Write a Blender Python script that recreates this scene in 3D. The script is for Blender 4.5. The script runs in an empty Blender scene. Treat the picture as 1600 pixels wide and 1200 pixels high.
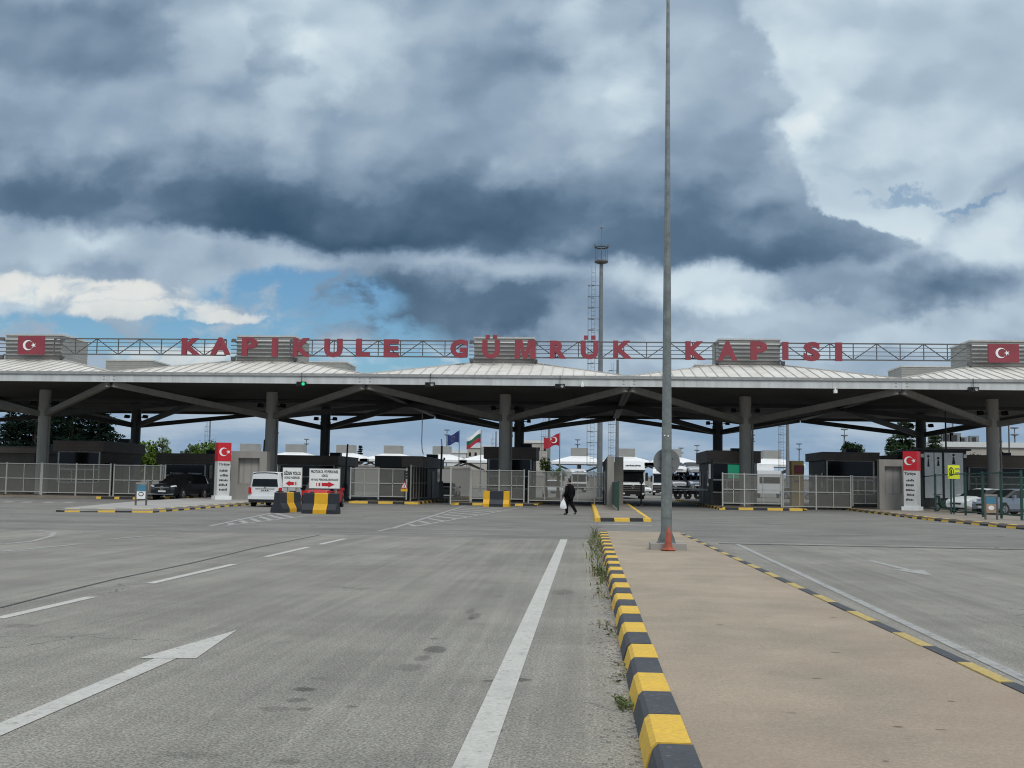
import bpy, math, random
from mathutils import Vector, Matrix, Euler, Quaternion
random.seed(7)
R = math.radians
SC = bpy.context.scene
COL = SC.collection

# ------------------------------------------------------------------ camera
EYE = Vector((0, 0, 1.6))
FPX, YAW, PITCH, ROLL = 1768.0, R(-3.866), R(4.94), R(0.856)
fw = Vector((math.sin(YAW)*math.cos(PITCH), math.cos(YAW)*math.cos(PITCH), math.sin(PITCH)))
rt0 = Vector((math.cos(YAW), -math.sin(YAW), 0)); up0 = rt0.cross(fw)
rt = rt0*math.cos(ROLL) + up0*math.sin(ROLL)
up = -rt0*math.sin(ROLL) + up0*math.cos(ROLL)
cam = bpy.data.cameras.new('camera'); cam.sensor_width = 36; cam.lens = 36*FPX/1600
cam.clip_start = 0.1; cam.clip_end = 6000
co = bpy.data.objects.new('camera', cam); COL.objects.link(co)
co.matrix_world = Matrix.Translation(EYE) @ Matrix((rt, up, -fw)).transposed().to_4x4()
SC.camera = co

def ray(x, y):
    return rt*((x-800)/FPX) + up*(-(y-600)/FPX) + fw
def G(x, y, z=0.0):
    d = ray(x, y); return EYE + d*((z-EYE.z)/d.z)
def A(x, y, Y):
    d = ray(x, y); return EYE + d*(Y/d.y)
def AX(x, Y): return A(x, 750, Y).x
def AZ(x, y, Y): return A(x, y, Y).z

# ------------------------------------------------------------------ world sky
SUN_EL, SUN_ROT = R(46), R(160)
w = bpy.data.worlds.new('World'); SC.world = w; w.use_nodes = True
nt = w.node_tree; nt.nodes.clear()
def N(t, **k):
    n = nt.nodes.new(t)
    for a, b in k.items(): setattr(n, a, b)
    return n
def put(sock, v):
    if hasattr(v, 'is_linked') or isinstance(v, bpy.types.NodeSocket): nt.links.new(v, sock)
    else: sock.default_value = v
def M(op, a, b=0.0, c=0.0, clamp=False):
    n = N('ShaderNodeMath', operation=op, use_clamp=clamp)
    put(n.inputs[0], a); put(n.inputs[1], b); put(n.inputs[2], c); return n.outputs[0]
def VM(op, a, b=(0, 0, 0), c=(0, 0, 0)):
    n = N('ShaderNodeVectorMath', operation=op)
    put(n.inputs[0], a); put(n.inputs[1], b)
    if op in ('MULTIPLY_ADD',): put(n.inputs[2], c)
    return n.outputs['Value'] if op in ('DOT_PRODUCT', 'LENGTH') else n.outputs[0]
def MR(v, a, b, c=0.0, d=1.0, kind='SMOOTHSTEP'):
    n = N('ShaderNodeMapRange', interpolation_type=kind)
    put(n.inputs[0], v)
    for i, q in enumerate((a, b, c, d)): n.inputs[i+1].default_value = q
    return n.outputs[0]
def MIXC(f, a, b):
    n = N('ShaderNodeMix', data_type='RGBA'); put(n.inputs[0], f); put(n.inputs[6], a); put(n.inputs[7], b); return n.outputs[2]
def lin(r, g, b):
    return tuple(((c/255)/12.92 if c/255 <= .04045 else ((c/255+.055)/1.055)**2.4) for c in (r, g, b)) + (1,)
def NOISE(v, scale, detail=6, rough=.55):
    n = N('ShaderNodeTexNoise', noise_dimensions='3D')
    put(n.inputs['Vector'], v); n.inputs['Scale'].default_value = scale
    n.inputs['Detail'].default_value = detail; n.inputs['Roughness'].default_value = rough
    return n
tc = N('ShaderNodeTexCoord'); sp = N('ShaderNodeSeparateXYZ'); nt.links.new(tc.outputs['Generated'], sp.inputs[0])
yy = M('MAXIMUM', M('ABSOLUTE', sp.outputs[1]), .14)
cb = N('ShaderNodeCombineXYZ'); put(cb.inputs[0], M('DIVIDE', sp.outputs[0], yy)); put(cb.inputs[1], M('DIVIDE', sp.outputs[2], yy))
P0 = cb.outputs[0]
def uv(x, y):
    d = ray(x, y); return (d.x/d.y, d.z/d.y)
# the clouds' ragged outlines: positions pushed about by two scales of noise
n1 = NOISE(VM('MULTIPLY', P0, (1, 1.6, 1)), 9, 5, .55); n2 = NOISE(P0, 34, 5, .6)
w1 = VM('MULTIPLY_ADD', n1.outputs['Color'], (.12, .08, 0), (-.06, -.04, 0))
w2 = VM('MULTIPLY_ADD', n2.outputs['Color'], (.034, .026, 0), (-.017, -.013, 0))
PW = VM('ADD', VM('ADD', P0, w1), w2)
PS = VM('ADD', P0, w2)
def blob(p, cx, cy, rx, ry, soft=0.0):
    u, v = uv(cx, cy); iu, iv = FPX/rx, FPX/ry
    q = VM('MULTIPLY_ADD', p, (iu, iv, 0), (-u*iu, -v*iv, 0))
    return MR(VM('DOT_PRODUCT', q, q), 1.0, soft)
def CURVE(v, pts, lo, hi, olo, ohi):
    n = N('ShaderNodeFloatCurve'); c = n.mapping.curves[0]
    P = [((a-lo)/(hi-lo), (b-olo)/(ohi-olo)) for a, b in pts]
    c.points[0].location = P[0]; c.points[1].location = P[-1]
    for q in P[1:-1]: c.points.new(*q)
    n.mapping.update(); put(n.inputs['Value'], v); return n.outputs[0]
def pxy(p):
    """picture-like coordinates of a sky direction: 1 unit = 1000 px of the photograph, measured from a fixed compass bearing"""
    q = N('ShaderNodeSeparateXYZ'); nt.links.new(p, q.inputs[0]); return q.outputs[0], q.outputs[1]
ua, va = uv(0, 400); ub, vb = uv(1600, 400); k_ = (vb-va)/(ub-ua)
def lane(p):
    u, v = pxy(p); un = M('DIVIDE', M('SUBTRACT', u, ua), (ub-ua))           # 0..1 across the view at its bearing
    vv = M('SUBTRACT', v, M('MULTIPLY', M('SUBTRACT', u, ua), k_))           # height with the photograph's slight lean taken out
    return un, vv
vA, vB = uv(0, 500)[1], uv(0, 0)[1]
PB = VM('ADD', P0, VM('ADD', VM('MULTIPLY', w1, (.55, .50, 0)), VM('MULTIPLY', w2, (1.1, .9, 0))))
un, vv = lane(PB)
hn = M('MULTIPLY', M('DIVIDE', M('SUBTRACT', vv, vA), (vB-vA)), 500.0)       # picture height above y=500, in px
def heap(p, sc, dt=1.0):
    n = N('ShaderNodeTexVoronoi', feature='SMOOTH_F1', voronoi_dimensions='2D'); put(n.inputs['Vector'], p)
    n.inputs['Scale'].default_value = sc; n.inputs['Smoothness'].default_value = .55
    try: n.inputs['Detail'].default_value = dt; n.inputs['Roughness'].default_value = .5; n.normalize = True
    except Exception: pass
    return n.outputs['Distance']
hp = VM('ADD', VM('MULTIPLY', P0, (1, 1.25, 1)), VM('ADD', VM('MULTIPLY', w1, (.55, .55, 0)), VM('MULTIPLY', w2, (.5, .5, 0))))
h1_, h2_ = heap(hp, 9.5), heap(hp, 27, 0.0)
lobe = M('MULTIPLY_ADD', M('SUBTRACT', .42, h2_), 26.0, M('MULTIPLY', M('SUBTRACT', .42, h1_), 60.0))   # rounded heaps along the rims
un_in = M('DIVIDE', M('ADD', un, .2), 1.4)
base = M('MULTIPLY', CURVE(un_in, [(-.2, 160), (0, 172), (.09, 156), (.19, 140), (.28, 124), (.38, 114), (.47, 108), (.56, 104), (.72, 93), (.81, 88), (.88, 97), (.905, 125), (1.0, 230), (1.2, 300)], -.2, 1.2, 0, 400), 400.0)
tt_ = M('MULTIPLY_ADD', lobe, .55, M('SUBTRACT', hn, base))
edge = M('MULTIPLY', CURVE(M('DIVIDE', hn, 520.0, clamp=True), [(0, 1450), (90, 1450), (120, 1420), (150, 1345), (170, 1290), (200, 1285), (250, 1270), (300, 1240), (340, 1248), (370, 1228), (440, 1185), (520, 1150)], 0, 520, 1000, 1600), .375)
edge = M('ADD', edge, .625)
ss_ = M('MULTIPLY_ADD', M('SUBTRACT', edge, un), 1600.0, lobe)
above = MR(tt_, -16, 20)
left = MR(ss_, -7, 22)
body = M('MULTIPLY', above, left)
nb0 = NOISE(VM('ADD', VM('MULTIPLY', P0, (1, 1.5, 1)), w2), 6.0, 5, .5)
deep = M('MULTIPLY', CURVE(un_in, [(-.2, .18), (0, .24), (.15, .30), (.28, .41), (.40, .41), (.5, .31), (.58, .26), (.68, .28), (.8, .27), (.9, .16), (1.2, .1)], -.2, 1.2, 0, .5), .5)
band = M('MULTIPLY', M('MULTIPLY', body, MR(M('MULTIPLY_ADD', M('SUBTRACT', nb0.outputs[0], .5), 240.0, tt_), 5, 185, 1, 0)), deep)
LUM = [  # px, py, rx, ry, weight, core (0 soft .. .9 crisp)
 (500, 40, 170, 130, .18, 0), (590, 110, 150, 90, .08, 0), (440, 190, 60, 90, .05, 0), (330, 60, 100, 110, .12, 0), (470, 130, 90, 80, .10, 0), (890, 40, 100, 80, .17, 0), (925, 140, 110, 100, .12, 0), (985, 110, 60, 120, .08, 0), (880, 230, 140, 60, .06, 0), (800, 330, 120, 40, -.05, 0), (700, 60, 120, 80, .05, 0),
 (110, 60, 260, 110, -.13, 0), (430, 90, 60, 60, -.12, 0), (640, 230, 230, 120, -.06, 0), (720, 110, 120, 70, -.05, 0), (800, 40, 110, 110, -.06, 0), (1110, 110, 140, 110, .07, 0), (1150, 250, 130, 80, -.03, 0), (1080, 40, 70, 90, .06, 0), (250, 210, 360, 80, .04, 0), (960, 260, 110, 110, .05, 0),
 (1240, 110, 80, 120, .10, 0), (1250, 210, 60, 50, .10, 0), (1450, 340, 260, 110, .08, 0), (1500, 120, 260, 110, -.05, 0), (1340, 200, 170, 60, .05, 0), (1420, 265, 150, 40, -.06, 0), (1330, 240, 90, 30, -.06, 0),
 (680, 475, 230, 80, -.27, .1), (560, 430, 170, 50, -.10, 0), (880, 480, 190, 70, -.11, 0), (1490, 450, 150, 65, -.17, .1), (1430, 470, 110, 50, -.06, 0), (1010, 500, 120, 60, -.05, 0),
 (1120, 452, 130, 52, .24, .2), (1010, 430, 110, 45, .10, 0), (1190, 480, 170, 40, .12, 0), (60, 375, 200, 42, .10, .1), (200, 400, 120, 34, -.05, .1), (350, 395, 240, 34, .07, 0), (1560, 380, 120, 70, .16, 0), (1290, 435, 120, 30, -.06, 0),
 (760, 425, 260, 34, .07, 0), (1400, 530, 260, 36, .12, 0), (1090, 540, 150, 40, .1, 0), (640, 575, 140, 40, .16, 0), (60, 460, 260, 40, .1, 0)]
acc = M('MULTIPLY_ADD', band, -1.0, 0.0)
for (cx, cy, rx, ry, wt, core) in LUM:
    b = blob(PW if core < .15 else PS, cx, cy, rx, ry, core)
    acc = M('MULTIPLY_ADD', b, wt, acc)
nb = nb0
nf = NOISE(VM('ADD', VM('MULTIPLY', P0, (1, 1.4, 1)), w1), 20, 5, .55)
field = M('MULTIPLY_ADD', above, .15, .535)                                   # lower field .565, upper right .685
field = M('ADD', M('MULTIPLY', field, M('SUBTRACT', 1.0, body)), M('MULTIPLY', body, .505))
lum = M('ADD', field, acc)
lum = M('MULTIPLY_ADD', M('SUBTRACT', nb.outputs[0], .5), .22, lum)
lum = M('MULTIPLY_ADD', M('SUBTRACT', nf.outputs[0], .5), .07, lum)
# billows: rounded heaps of cloud, paler on the sides turned to the light above
rel = M('SUBTRACT', heap(VM('ADD', hp, (-.006, .014, 0)), 9.5), h1_)
lum = M('MULTIPLY_ADD', rel, M('MULTIPLY', MR(nb.outputs[0], .36, .60, .35, 1.0), .80), lum)
rp = N('ShaderNodeValToRGB'); put(rp.inputs[0], lum); cr = rp.color_ramp
stops = [(.06, (57, 84, 108)), (.28, (93, 118, 142)), (.46, (139, 160, 181)), (.62, (171, 190, 206)), (.78, (201, 218, 228)), (.95, (233, 240, 242))]
while len(cr.elements) < len(stops): cr.elements.new(.5)
for e, (p, c) in zip(cr.elements, stops): e.position = p; e.color = lin(*c)
cloud = rp.outputs[0]
skyn = N('ShaderNodeTexSky', sky_type='NISHITA'); skyn.sun_disc = False
skyn.sun_elevation = SUN_EL; skyn.sun_rotation = SUN_ROT; skyn.altitude = 50; skyn.air_density = 1.1; skyn.dust_density = .6
blue = VM('MULTIPLY', skyn.outputs[0], (.043, .064, .080))
hole = None
for (cx, cy, rx, ry, core) in [(470, 470, 190, 62, .45), (330, 525, 420, 50, .5), (520, 540, 150, 60, .4), (90, 520, 230, 40, .3), (640, 570, 150, 40, .3)]:
    b = blob(PS if core > .2 else PW, cx, cy, rx, ry, core)
    hole = b if hole is None else M('MAXIMUM', hole, b)
hole = M('MULTIPLY', hole, MR(nf.outputs[0], .64, .44), clamp=True)
for (cx, cy, rx, ry) in [(1390, 287, 90, 15), (1512, 310, 70, 12)]:
    hole = M('MULTIPLY_ADD', blob(VM('ADD', PW, w2), cx, cy, rx, ry, 0), .5, hole, clamp=True)
skyc = MIXC(hole, cloud, blue)
# the cream fair-weather cloud low on the left, and the white bank behind the sign
cream = None; PC = VM('ADD', PS, VM('MULTIPLY', w1, (.35, .12, 0)))
for (cx, cy, rx, ry) in [(110, 456, 240, 24), (225, 482, 170, 20), (20, 446, 160, 24), (325, 491, 120, 12), (240, 560, 90, 22), (310, 556, 90, 20)]:
    b = blob(PC, cx, cy, rx, ry, .25); cream = b if cream is None else M('MAXIMUM', cream, b)
cream = M('MULTIPLY', cream, MR(nf.outputs[0], .30, .52), clamp=True)
crc = MIXC(MR(nb.outputs[0], .35, .65), lin(206, 212, 214), lin(236, 236, 230))
skyc = MIXC(M('MULTIPLY', cream, .82), skyc, crc)
# pale blue band close to the horizon, with faint streaks
lowc = MIXC(MR(NOISE(VM('MULTIPLY', P0, (1, 4, 1)), 8, 6, .55).outputs[0], .38, .68), lin(138, 164, 190), lin(176, 192, 207))
sv = N('ShaderNodeSeparateXYZ'); nt.links.new(P0, sv.inputs[0])
skyc = MIXC(MR(sv.outputs[1], .105, .055), skyc, lowc)
# overhead the cover is thin and bright
skyc = MIXC(MR(sv.outputs[1], .55, 1.3), skyc, (1.0, 1.06, 1.12, 1))
bg = N('ShaderNodeBackground'); put(bg.inputs[0], skyc); bg.inputs[1].default_value = 1.0
wo = N('ShaderNodeOutputWorld'); nt.links.new(bg.outputs[0], wo.inputs[0])
w.cycles.sampling_method = 'MANUAL'; w.cycles.sample_map_resolution = 512

sun = bpy.data.lights.new('sun', 'SUN'); sun.energy = 1.5; sun.angle = R(24); sun.color = (1, .965, .91)
so = bpy.data.objects.new('sun', sun); COL.objects.link(so)
# sun stands high behind the camera, a little to the right
sd = Vector((math.sin(SUN_ROT)*math.cos(SUN_EL), math.cos(SUN_ROT)*math.cos(SUN_EL), math.sin(SUN_EL)))
so.rotation_euler = sd.to_track_quat('Z', 'Y').to_euler()
SC.view_settings.view_transform = 'Standard'; SC.view_settings.look = 'None'
SC.view_settings.exposure = 0.0; SC.view_settings.gamma = 1.0
SC.cycles.filter_width = 1.1; SC.cycles.max_bounces = 6; SC.cycles.transparent_max_bounces = 24

# ------------------------------------------------------------------ materials
def mat(name, c, rough=.7, var=.12, scale=3.0, metal=0.0, bump=0.0, bscale=40.0, streak=None, spec=.5, dirt=None):
    m = bpy.data.materials.new(name); m.use_nodes = True; t = m.node_tree; n = t.nodes; L = t.links
    b = n['Principled BSDF']; b.inputs['Roughness'].default_value = rough; b.inputs['Metallic'].default_value = metal
    b.inputs['Specular IOR Level'].default_value = spec
    tcn = n.new('ShaderNodeTexCoord'); mp = n.new('ShaderNodeMapping'); L.new(tcn.outputs['Object'], mp.inputs[0])
    if streak: mp.inputs['Scale'].default_value = streak
    nz = n.new('ShaderNodeTexNoise'); nz.inputs['Scale'].default_value = scale; nz.inputs['Detail'].default_value = 6; nz.inputs['Roughness'].default_value = .6
    L.new(mp.outputs[0], nz.inputs['Vector'])
    r = n.new('ShaderNodeValToRGB'); r.color_ramp.elements[0].position = .3; r.color_ramp.elements[1].position = .7
    d = dirt or tuple(x*(1-2*var) for x in c)
    r.color_ramp.elements[0].color = (*d, 1); r.color_ramp.elements[1].color = (*[min(1, x*(1+var)) for x in c], 1)
    L.new(nz.outputs[0], r.inputs[0]); L.new(r.outputs[0], b.inputs['Base Color'])
    if bump:
        z = n.new('ShaderNodeTexNoise'); z.inputs['Scale'].default_value = bscale; z.inputs['Detail'].default_value = 4
        L.new(tcn.outputs['Object'], z.inputs['Vector'])
        bp = n.new('ShaderNodeBump'); bp.inputs['Strength'].default_value = bump; bp.inputs['Distance'].default_value = .01
        L.new(z.outputs[0], bp.inputs['Height']); L.new(bp.outputs[0], b.inputs['Normal'])
    return m
def clad(name, c, pitch, axis=2, dark=.45, rough=.6, var=.12, frac=.06):
    """flat colour with fine joint lines every `pitch` metres along an axis"""
    m = mat(name, c, rough, var, .8); t = m.node_tree; n = t.nodes; L = t.links; b = n['Principled BSDF']
    src = b.inputs['Base Color'].links[0].from_socket
    tcn = n.new('ShaderNodeTexCoord'); s = n.new('ShaderNodeSeparateXYZ'); L.new(tcn.outputs['Object'], s.inputs[0])
    f = None
    for ax in (axis if isinstance(axis, tuple) else (axis,)):
        q = n.new('ShaderNodeMath'); q.operation = 'DIVIDE'; L.new(s.outputs[ax], q.inputs[0]); q.inputs[1].default_value = pitch
        g = n.new('ShaderNodeMath'); g.operation = 'FRACT'; L.new(q.outputs[0], g.inputs[0])
        k = n.new('ShaderNodeMath'); k.operation = 'LESS_THAN'; L.new(g.outputs[0], k.inputs[0]); k.inputs[1].default_value = frac
        if f is None: f = k
        else:
            a = n.new('ShaderNodeMath'); a.operation = 'MAXIMUM'; L.new(f.outputs[0], a.inputs[0]); L.new(k.outputs[0], a.inputs[1]); f = a
    mx = n.new('ShaderNodeMix'); mx.data_type = 'RGBA'; L.new(f.outputs[0], mx.inputs[0]); L.new(src, mx.inputs[6])
    mx.inputs[7].default_value = (*[x*dark for x in c], 1); L.new(mx.outputs[2], b.inputs['Base Color'])
    return m
def veil(name, c, alpha):
    """a fine wire mesh: most of what is behind shows between the wires"""
    m = mat(name, c, .6, .05); t = m.node_tree; b = t.nodes['Principled BSDF']; o = t.nodes['Material Output']
    tr = t.nodes.new('ShaderNodeBsdfTransparent'); mx = t.nodes.new('ShaderNodeMixShader')
    mx.inputs[0].default_value = alpha
    t.links.new(tr.outputs[0], mx.inputs[1]); t.links.new(b.outputs[0], mx.inputs[2]); t.links.new(mx.outputs[0], o.inputs[0])
    return m
def glow(name, c, e):
    m = mat(name, c, .4, .02); b = m.node_tree.nodes['Principled BSDF']
    b.inputs['Emission Color'].default_value = (*c, 1); b.inputs['Emission Strength'].default_value = e
    return m

def asphalt(name, base, warm, stains=(), lanes=True, coarse=1.0, plain=False):
    m = bpy.data.materials.new(name); m.use_nodes = True; t = m.node_tree; n = t.nodes; L = t.links; b = n['Principled BSDF']
    b.inputs['Roughness'].default_value = .88; b.inputs['Specular IOR Level'].default_value = .25
    g = n.new('ShaderNodeNewGeometry')
    def nz(scale, det, rough, st=None):
        v = g.outputs['Position']
        if st:
            mp = n.new('ShaderNodeMapping'); mp.inputs['Scale'].default_value = st; L.new(v, mp.inputs[0]); v = mp.outputs[0]
        q = n.new('ShaderNodeTexNoise'); q.inputs['Scale'].default_value = scale; q.inputs['Detail'].default_value = det; q.inputs['Roughness'].default_value = rough
        L.new(v, q.inputs['Vector']); return q.outputs[0]
    def ma(op, a, bb, c=None):
        q = n.new('ShaderNodeMath'); q.operation = op
        for i, v in enumerate((a, bb, c)):
            if v is None: continue
            if isinstance(v, (int, float)): q.inputs[i].default_value = v
            else: L.new(v, q.inputs[i])
        return q.outputs[0]
    def mr(v, a, bb, c, d):
        q = n.new('ShaderNodeMapRange'); q.interpolation_type = 'SMOOTHSTEP'; L.new(v, q.inputs[0])
        for i, z in enumerate((a, bb, c, d)): q.inputs[i+1].default_value = z
        return q.outputs[0]
    k = mr(nz(52*coarse, 3, .7), .3, .7, *((.86, 1.14) if plain else (.50, 1.52)))             # aggregate
    k = ma('MULTIPLY', k, mr(nz(21*coarse, 3, .7), .3, .7, .88, 1.12))
    k = ma('MULTIPLY', k, mr(nz(.35, 6, .6), .3, .7, .86, 1.12))  # broad patches
    k = ma('MULTIPLY', k, mr(nz(2.2, 6, .65), .3, .75, .93, 1.06))
    if plain:
        k = ma('MULTIPLY', k, mr(nz(.9, 7, .7), .3, .72, .93, 1.06))
    elif lanes:
        k = ma('MULTIPLY', k, mr(nz(1.1, 4, .6, (1.3, .045, 1)), .3, .7, .9, 1.1))   # tyre-polished streaks along the lanes
        k = ma('MULTIPLY', k, mr(nz(5, 4, .6, (1.6, .03, 1)), .35, .7, .92, 1.07))
    else:
        k = ma('MULTIPLY', k, mr(nz(1.6, 5, .6, (.05, .9, 1)), .3, .7, .86, 1.12))    # sweeping tyre tracks across the forecourt
    spots = mr(nz(1.9, 3, .5), .70, .78, 1.0, .62)
    k = ma('MULTIPLY', k, spots)
    sx = n.new('ShaderNodeSeparateXYZ'); L.new(g.outputs['Position'], sx.inputs[0])
    wob = nz(11, 4, .65)
    for (x, y, rx, ry, dk) in stains:                              # oil drips and small patches
        dx = ma('DIVIDE', ma('SUBTRACT', sx.outputs[0], x), rx); dy = ma('DIVIDE', ma('SUBTRACT', sx.outputs[1], y), ry)
        r2 = ma('ADD', ma('ADD', ma('MULTIPLY', dx, dx), ma('MULTIPLY', dy, dy)), ma('MULTIPLY', wob, 2.6))
        k = ma('MULTIPLY', k, mr(r2, 1.55, 2.35, dk, 1.0))
    if not plain:
        vo = n.new('ShaderNodeTexVoronoi'); vo.feature = 'DISTANCE_TO_EDGE'; vo.inputs['Scale'].default_value = .33 if lanes else .12
        wv = n.new('ShaderNodeTexNoise'); wv.inputs['Scale'].default_value = 1.7; wv.inputs['Detail'].default_value = 6; L.new(g.outputs['Position'], wv.inputs['Vector'])
        av = n.new('ShaderNodeVectorMath'); av.operation = 'MULTIPLY_ADD'; L.new(wv.outputs['Color'], av.inputs[0]); av.inputs[1].default_value = (.9, .9, 0); L.new(g.outputs['Position'], av.inputs[2])
        L.new(av.outputs[0], vo.inputs['Vector'])
        cr = ma('MULTIPLY', mr(vo.outputs['Distance'], .0015, .006, 1, 0), mr(nz(.23, 3, .6), .52, .62, 0, .55))
        k = ma('MULTIPLY', k, ma('SUBTRACT', 1.0, cr))
    c1 = n.new('ShaderNodeMix'); c1.data_type = 'RGBA'; L.new(nz(.5, 4, .6), c1.inputs[0])
    c1.inputs[6].default_value = (*base, 1); c1.inputs[7].default_value = (*warm, 1)
    if lanes and not plain:   # pale dust lying in the gutter along the median
        du = n.new('ShaderNodeMix'); du.data_type = 'RGBA'; L.new(ma('MULTIPLY', mr(sx.outputs[0], -.45, .25, 0, .6), ma('MULTIPLY', mr(sx.outputs[0], .36, .37, 1, 0), mr(nz(2.3, 6, .7), .3, .65, .25, 1.1))), du.inputs[0])
        L.new(c1.outputs[2], du.inputs[6]); du.inputs[7].default_value = (.30, .275, .225, 1); c1 = du
    vm = n.new('ShaderNodeVectorMath'); vm.operation = 'SCALE'; L.new(c1.outputs[2], vm.inputs[0]); L.new(k, vm.inputs['Scale'])
    L.new(vm.outputs[0], b.inputs['Base Color'])
    bp = n.new('ShaderNodeBump'); bp.inputs['Strength'].default_value = .12 if plain else .28; bp.inputs['Distance'].default_value = .006
    L.new(nz(120*coarse, 3, .6), bp.inputs['Height']); L.new(bp.outputs[0], b.inputs['Normal'])
    return m
def worn(name, c, under, amount=.5, scale=9):
    """road paint worn through to what lies under it"""
    m = mat(name, c, .8, .1, 30); t = m.node_tree; n = t.nodes; L = t.links; b = n['Principled BSDF']
    src = b.inputs['Base Color'].links[0].from_socket
    g = n.new('ShaderNodeNewGeometry')
    z = n.new('ShaderNodeTexNoise'); z.inputs['Scale'].default_value = scale; z.inputs['Detail'].default_value = 8; z.inputs['Roughness'].default_value = .75
    L.new(g.outputs['Position'], z.inputs['Vector'])
    r = n.new('ShaderNodeMapRange'); L.new(z.outputs[0], r.inputs[0])
    r.inputs[1].default_value = .5+(.5-amount)*.4; r.inputs[2].default_value = r.inputs[1].default_value+.1
    z2 = n.new('ShaderNodeTexNoise'); z2.inputs['Scale'].default_value = 2.1; z2.inputs['Detail'].default_value = 5; z2.inputs['Roughness'].default_value = .7; L.new(g.outputs['Position'], z2.inputs['Vector'])
    r2 = n.new('ShaderNodeMapRange'); L.new(z2.outputs[0], r2.inputs[0])
    for i_, v_ in enumerate((.44, .72, 0, .34)): r2.inputs[i_+1].default_value = v_
    m2 = n.new('ShaderNodeMix'); m2.data_type = 'RGBA'; L.new(r2.outputs[0], m2.inputs[0]); L.new(src, m2.inputs[6]); m2.inputs[7].default_value = (*[q*.55+p*.25 for q, p in zip(under, c)], 1); src = m2.outputs[2]
    mx = n.new('ShaderNodeMix'); mx.data_type = 'RGBA'; L.new(r.outputs[0], mx.inputs[0]); L.new(src, mx.inputs[6]); mx.inputs[7].default_value = (*under, 1)
    L.new(mx.outputs[2], b.inputs['Base Color'])
    return m

def slabmat():
    m = asphalt('tan concrete slab', (.324, .274, .208), (.300, .252, .194), [(1.9, 7.2, .04, .03, .35), (2.15, 7.15, .05, .03, .5), (1.75, 8.9, .05, .03, .5), (2.2, 10.3, .06, .04, .55), (1.4, 12.1, .05, .05, .6), (2.75, 13.0, .06, .06, .6), (1.6, 6.3, .03, .03, .5), (2.5, 8.1, .03, .03, .4)], False, 1.3, True)
    t = m.node_tree; n = t.nodes; L = t.links; b = n['Principled BSDF']; src = b.inputs['Base Color'].links[0].from_socket
    g = n.new('ShaderNodeNewGeometry')
    def z(sc, det, ro):
        q = n.new('ShaderNodeTexNoise'); q.inputs['Scale'].default_value = sc; q.inputs['Detail'].default_value = det; q.inputs['Roughness'].default_value = ro; L.new(g.outputs['Position'], q.inputs['Vector']); return q.outputs[0]
    s = n.new('ShaderNodeSeparateXYZ'); L.new(g.outputs['Position'], s.inputs[0])
    def ramp(v, a, c_, lo, hi):
        q = n.new('ShaderNodeMapRange'); q.interpolation_type = 'SMOOTHSTEP'; L.new(v, q.inputs[0])
        for i, x in enumerate((a, c_, lo, hi)): q.inputs[i+1].default_value = x
        return q.outputs[0]
    # red clay washed along the far edge and over the near end
    ad = n.new('ShaderNodeMath'); ad.operation = 'ADD'; L.new(ramp(s.outputs[0], 2.0, 3.1, 0, .30), ad.inputs[0]); L.new(ramp(s.outputs[1], 13, 5, 0, .35), ad.inputs[1])
    ml = n.new('ShaderNodeMath'); ml.operation = 'MULTIPLY'; L.new(ad.outputs[0], ml.inputs[0]); L.new(ramp(z(.9, 7, .65), .35, .7, .1, 1.2), ml.inputs[1])
    mx = n.new('ShaderNodeMix'); mx.data_type = 'RGBA'; L.new(ml.outputs[0], mx.inputs[0]); L.new(src, mx.inputs[6]); mx.inputs[7].default_value = (.275, .195, .150, 1)
    L.new(mx.outputs[2], b.inputs['Base Color'])
    return m
_st = [(475, 1077, .11, .10, .45), (680, 1015, .13, .30, .5), (462, 1094, .09, .10, .62), (430, 1108, .15, .12, .75), (476, 1108, .07, .07, .6), (815, 1062, .10, .10, .5),
       (765, 1064, .06, .05, .5), (660, 1028, .09, .2, .65), (741, 963, .09, .4, .65), (641, 1043, .13, .25, .72), (680, 998, .06, .1, .6), (736, 966, .05, .15, .6),
       (549, 1104, .06, .05, .6), (741, 1154, .05, .03, .5), (448, 1190, .12, .08, .75), (300, 1180, .2, .1, .8), (500, 1060, .1, .1, .8), (735, 955, .06, .4, .7), (30, 978, .2, .2, .7), (880, 925, .2, .5, .75)]
_st = [(G(x, y).x, G(x, y).y, rx, ry, dk) for x, y, rx, ry, dk in _st]
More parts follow.
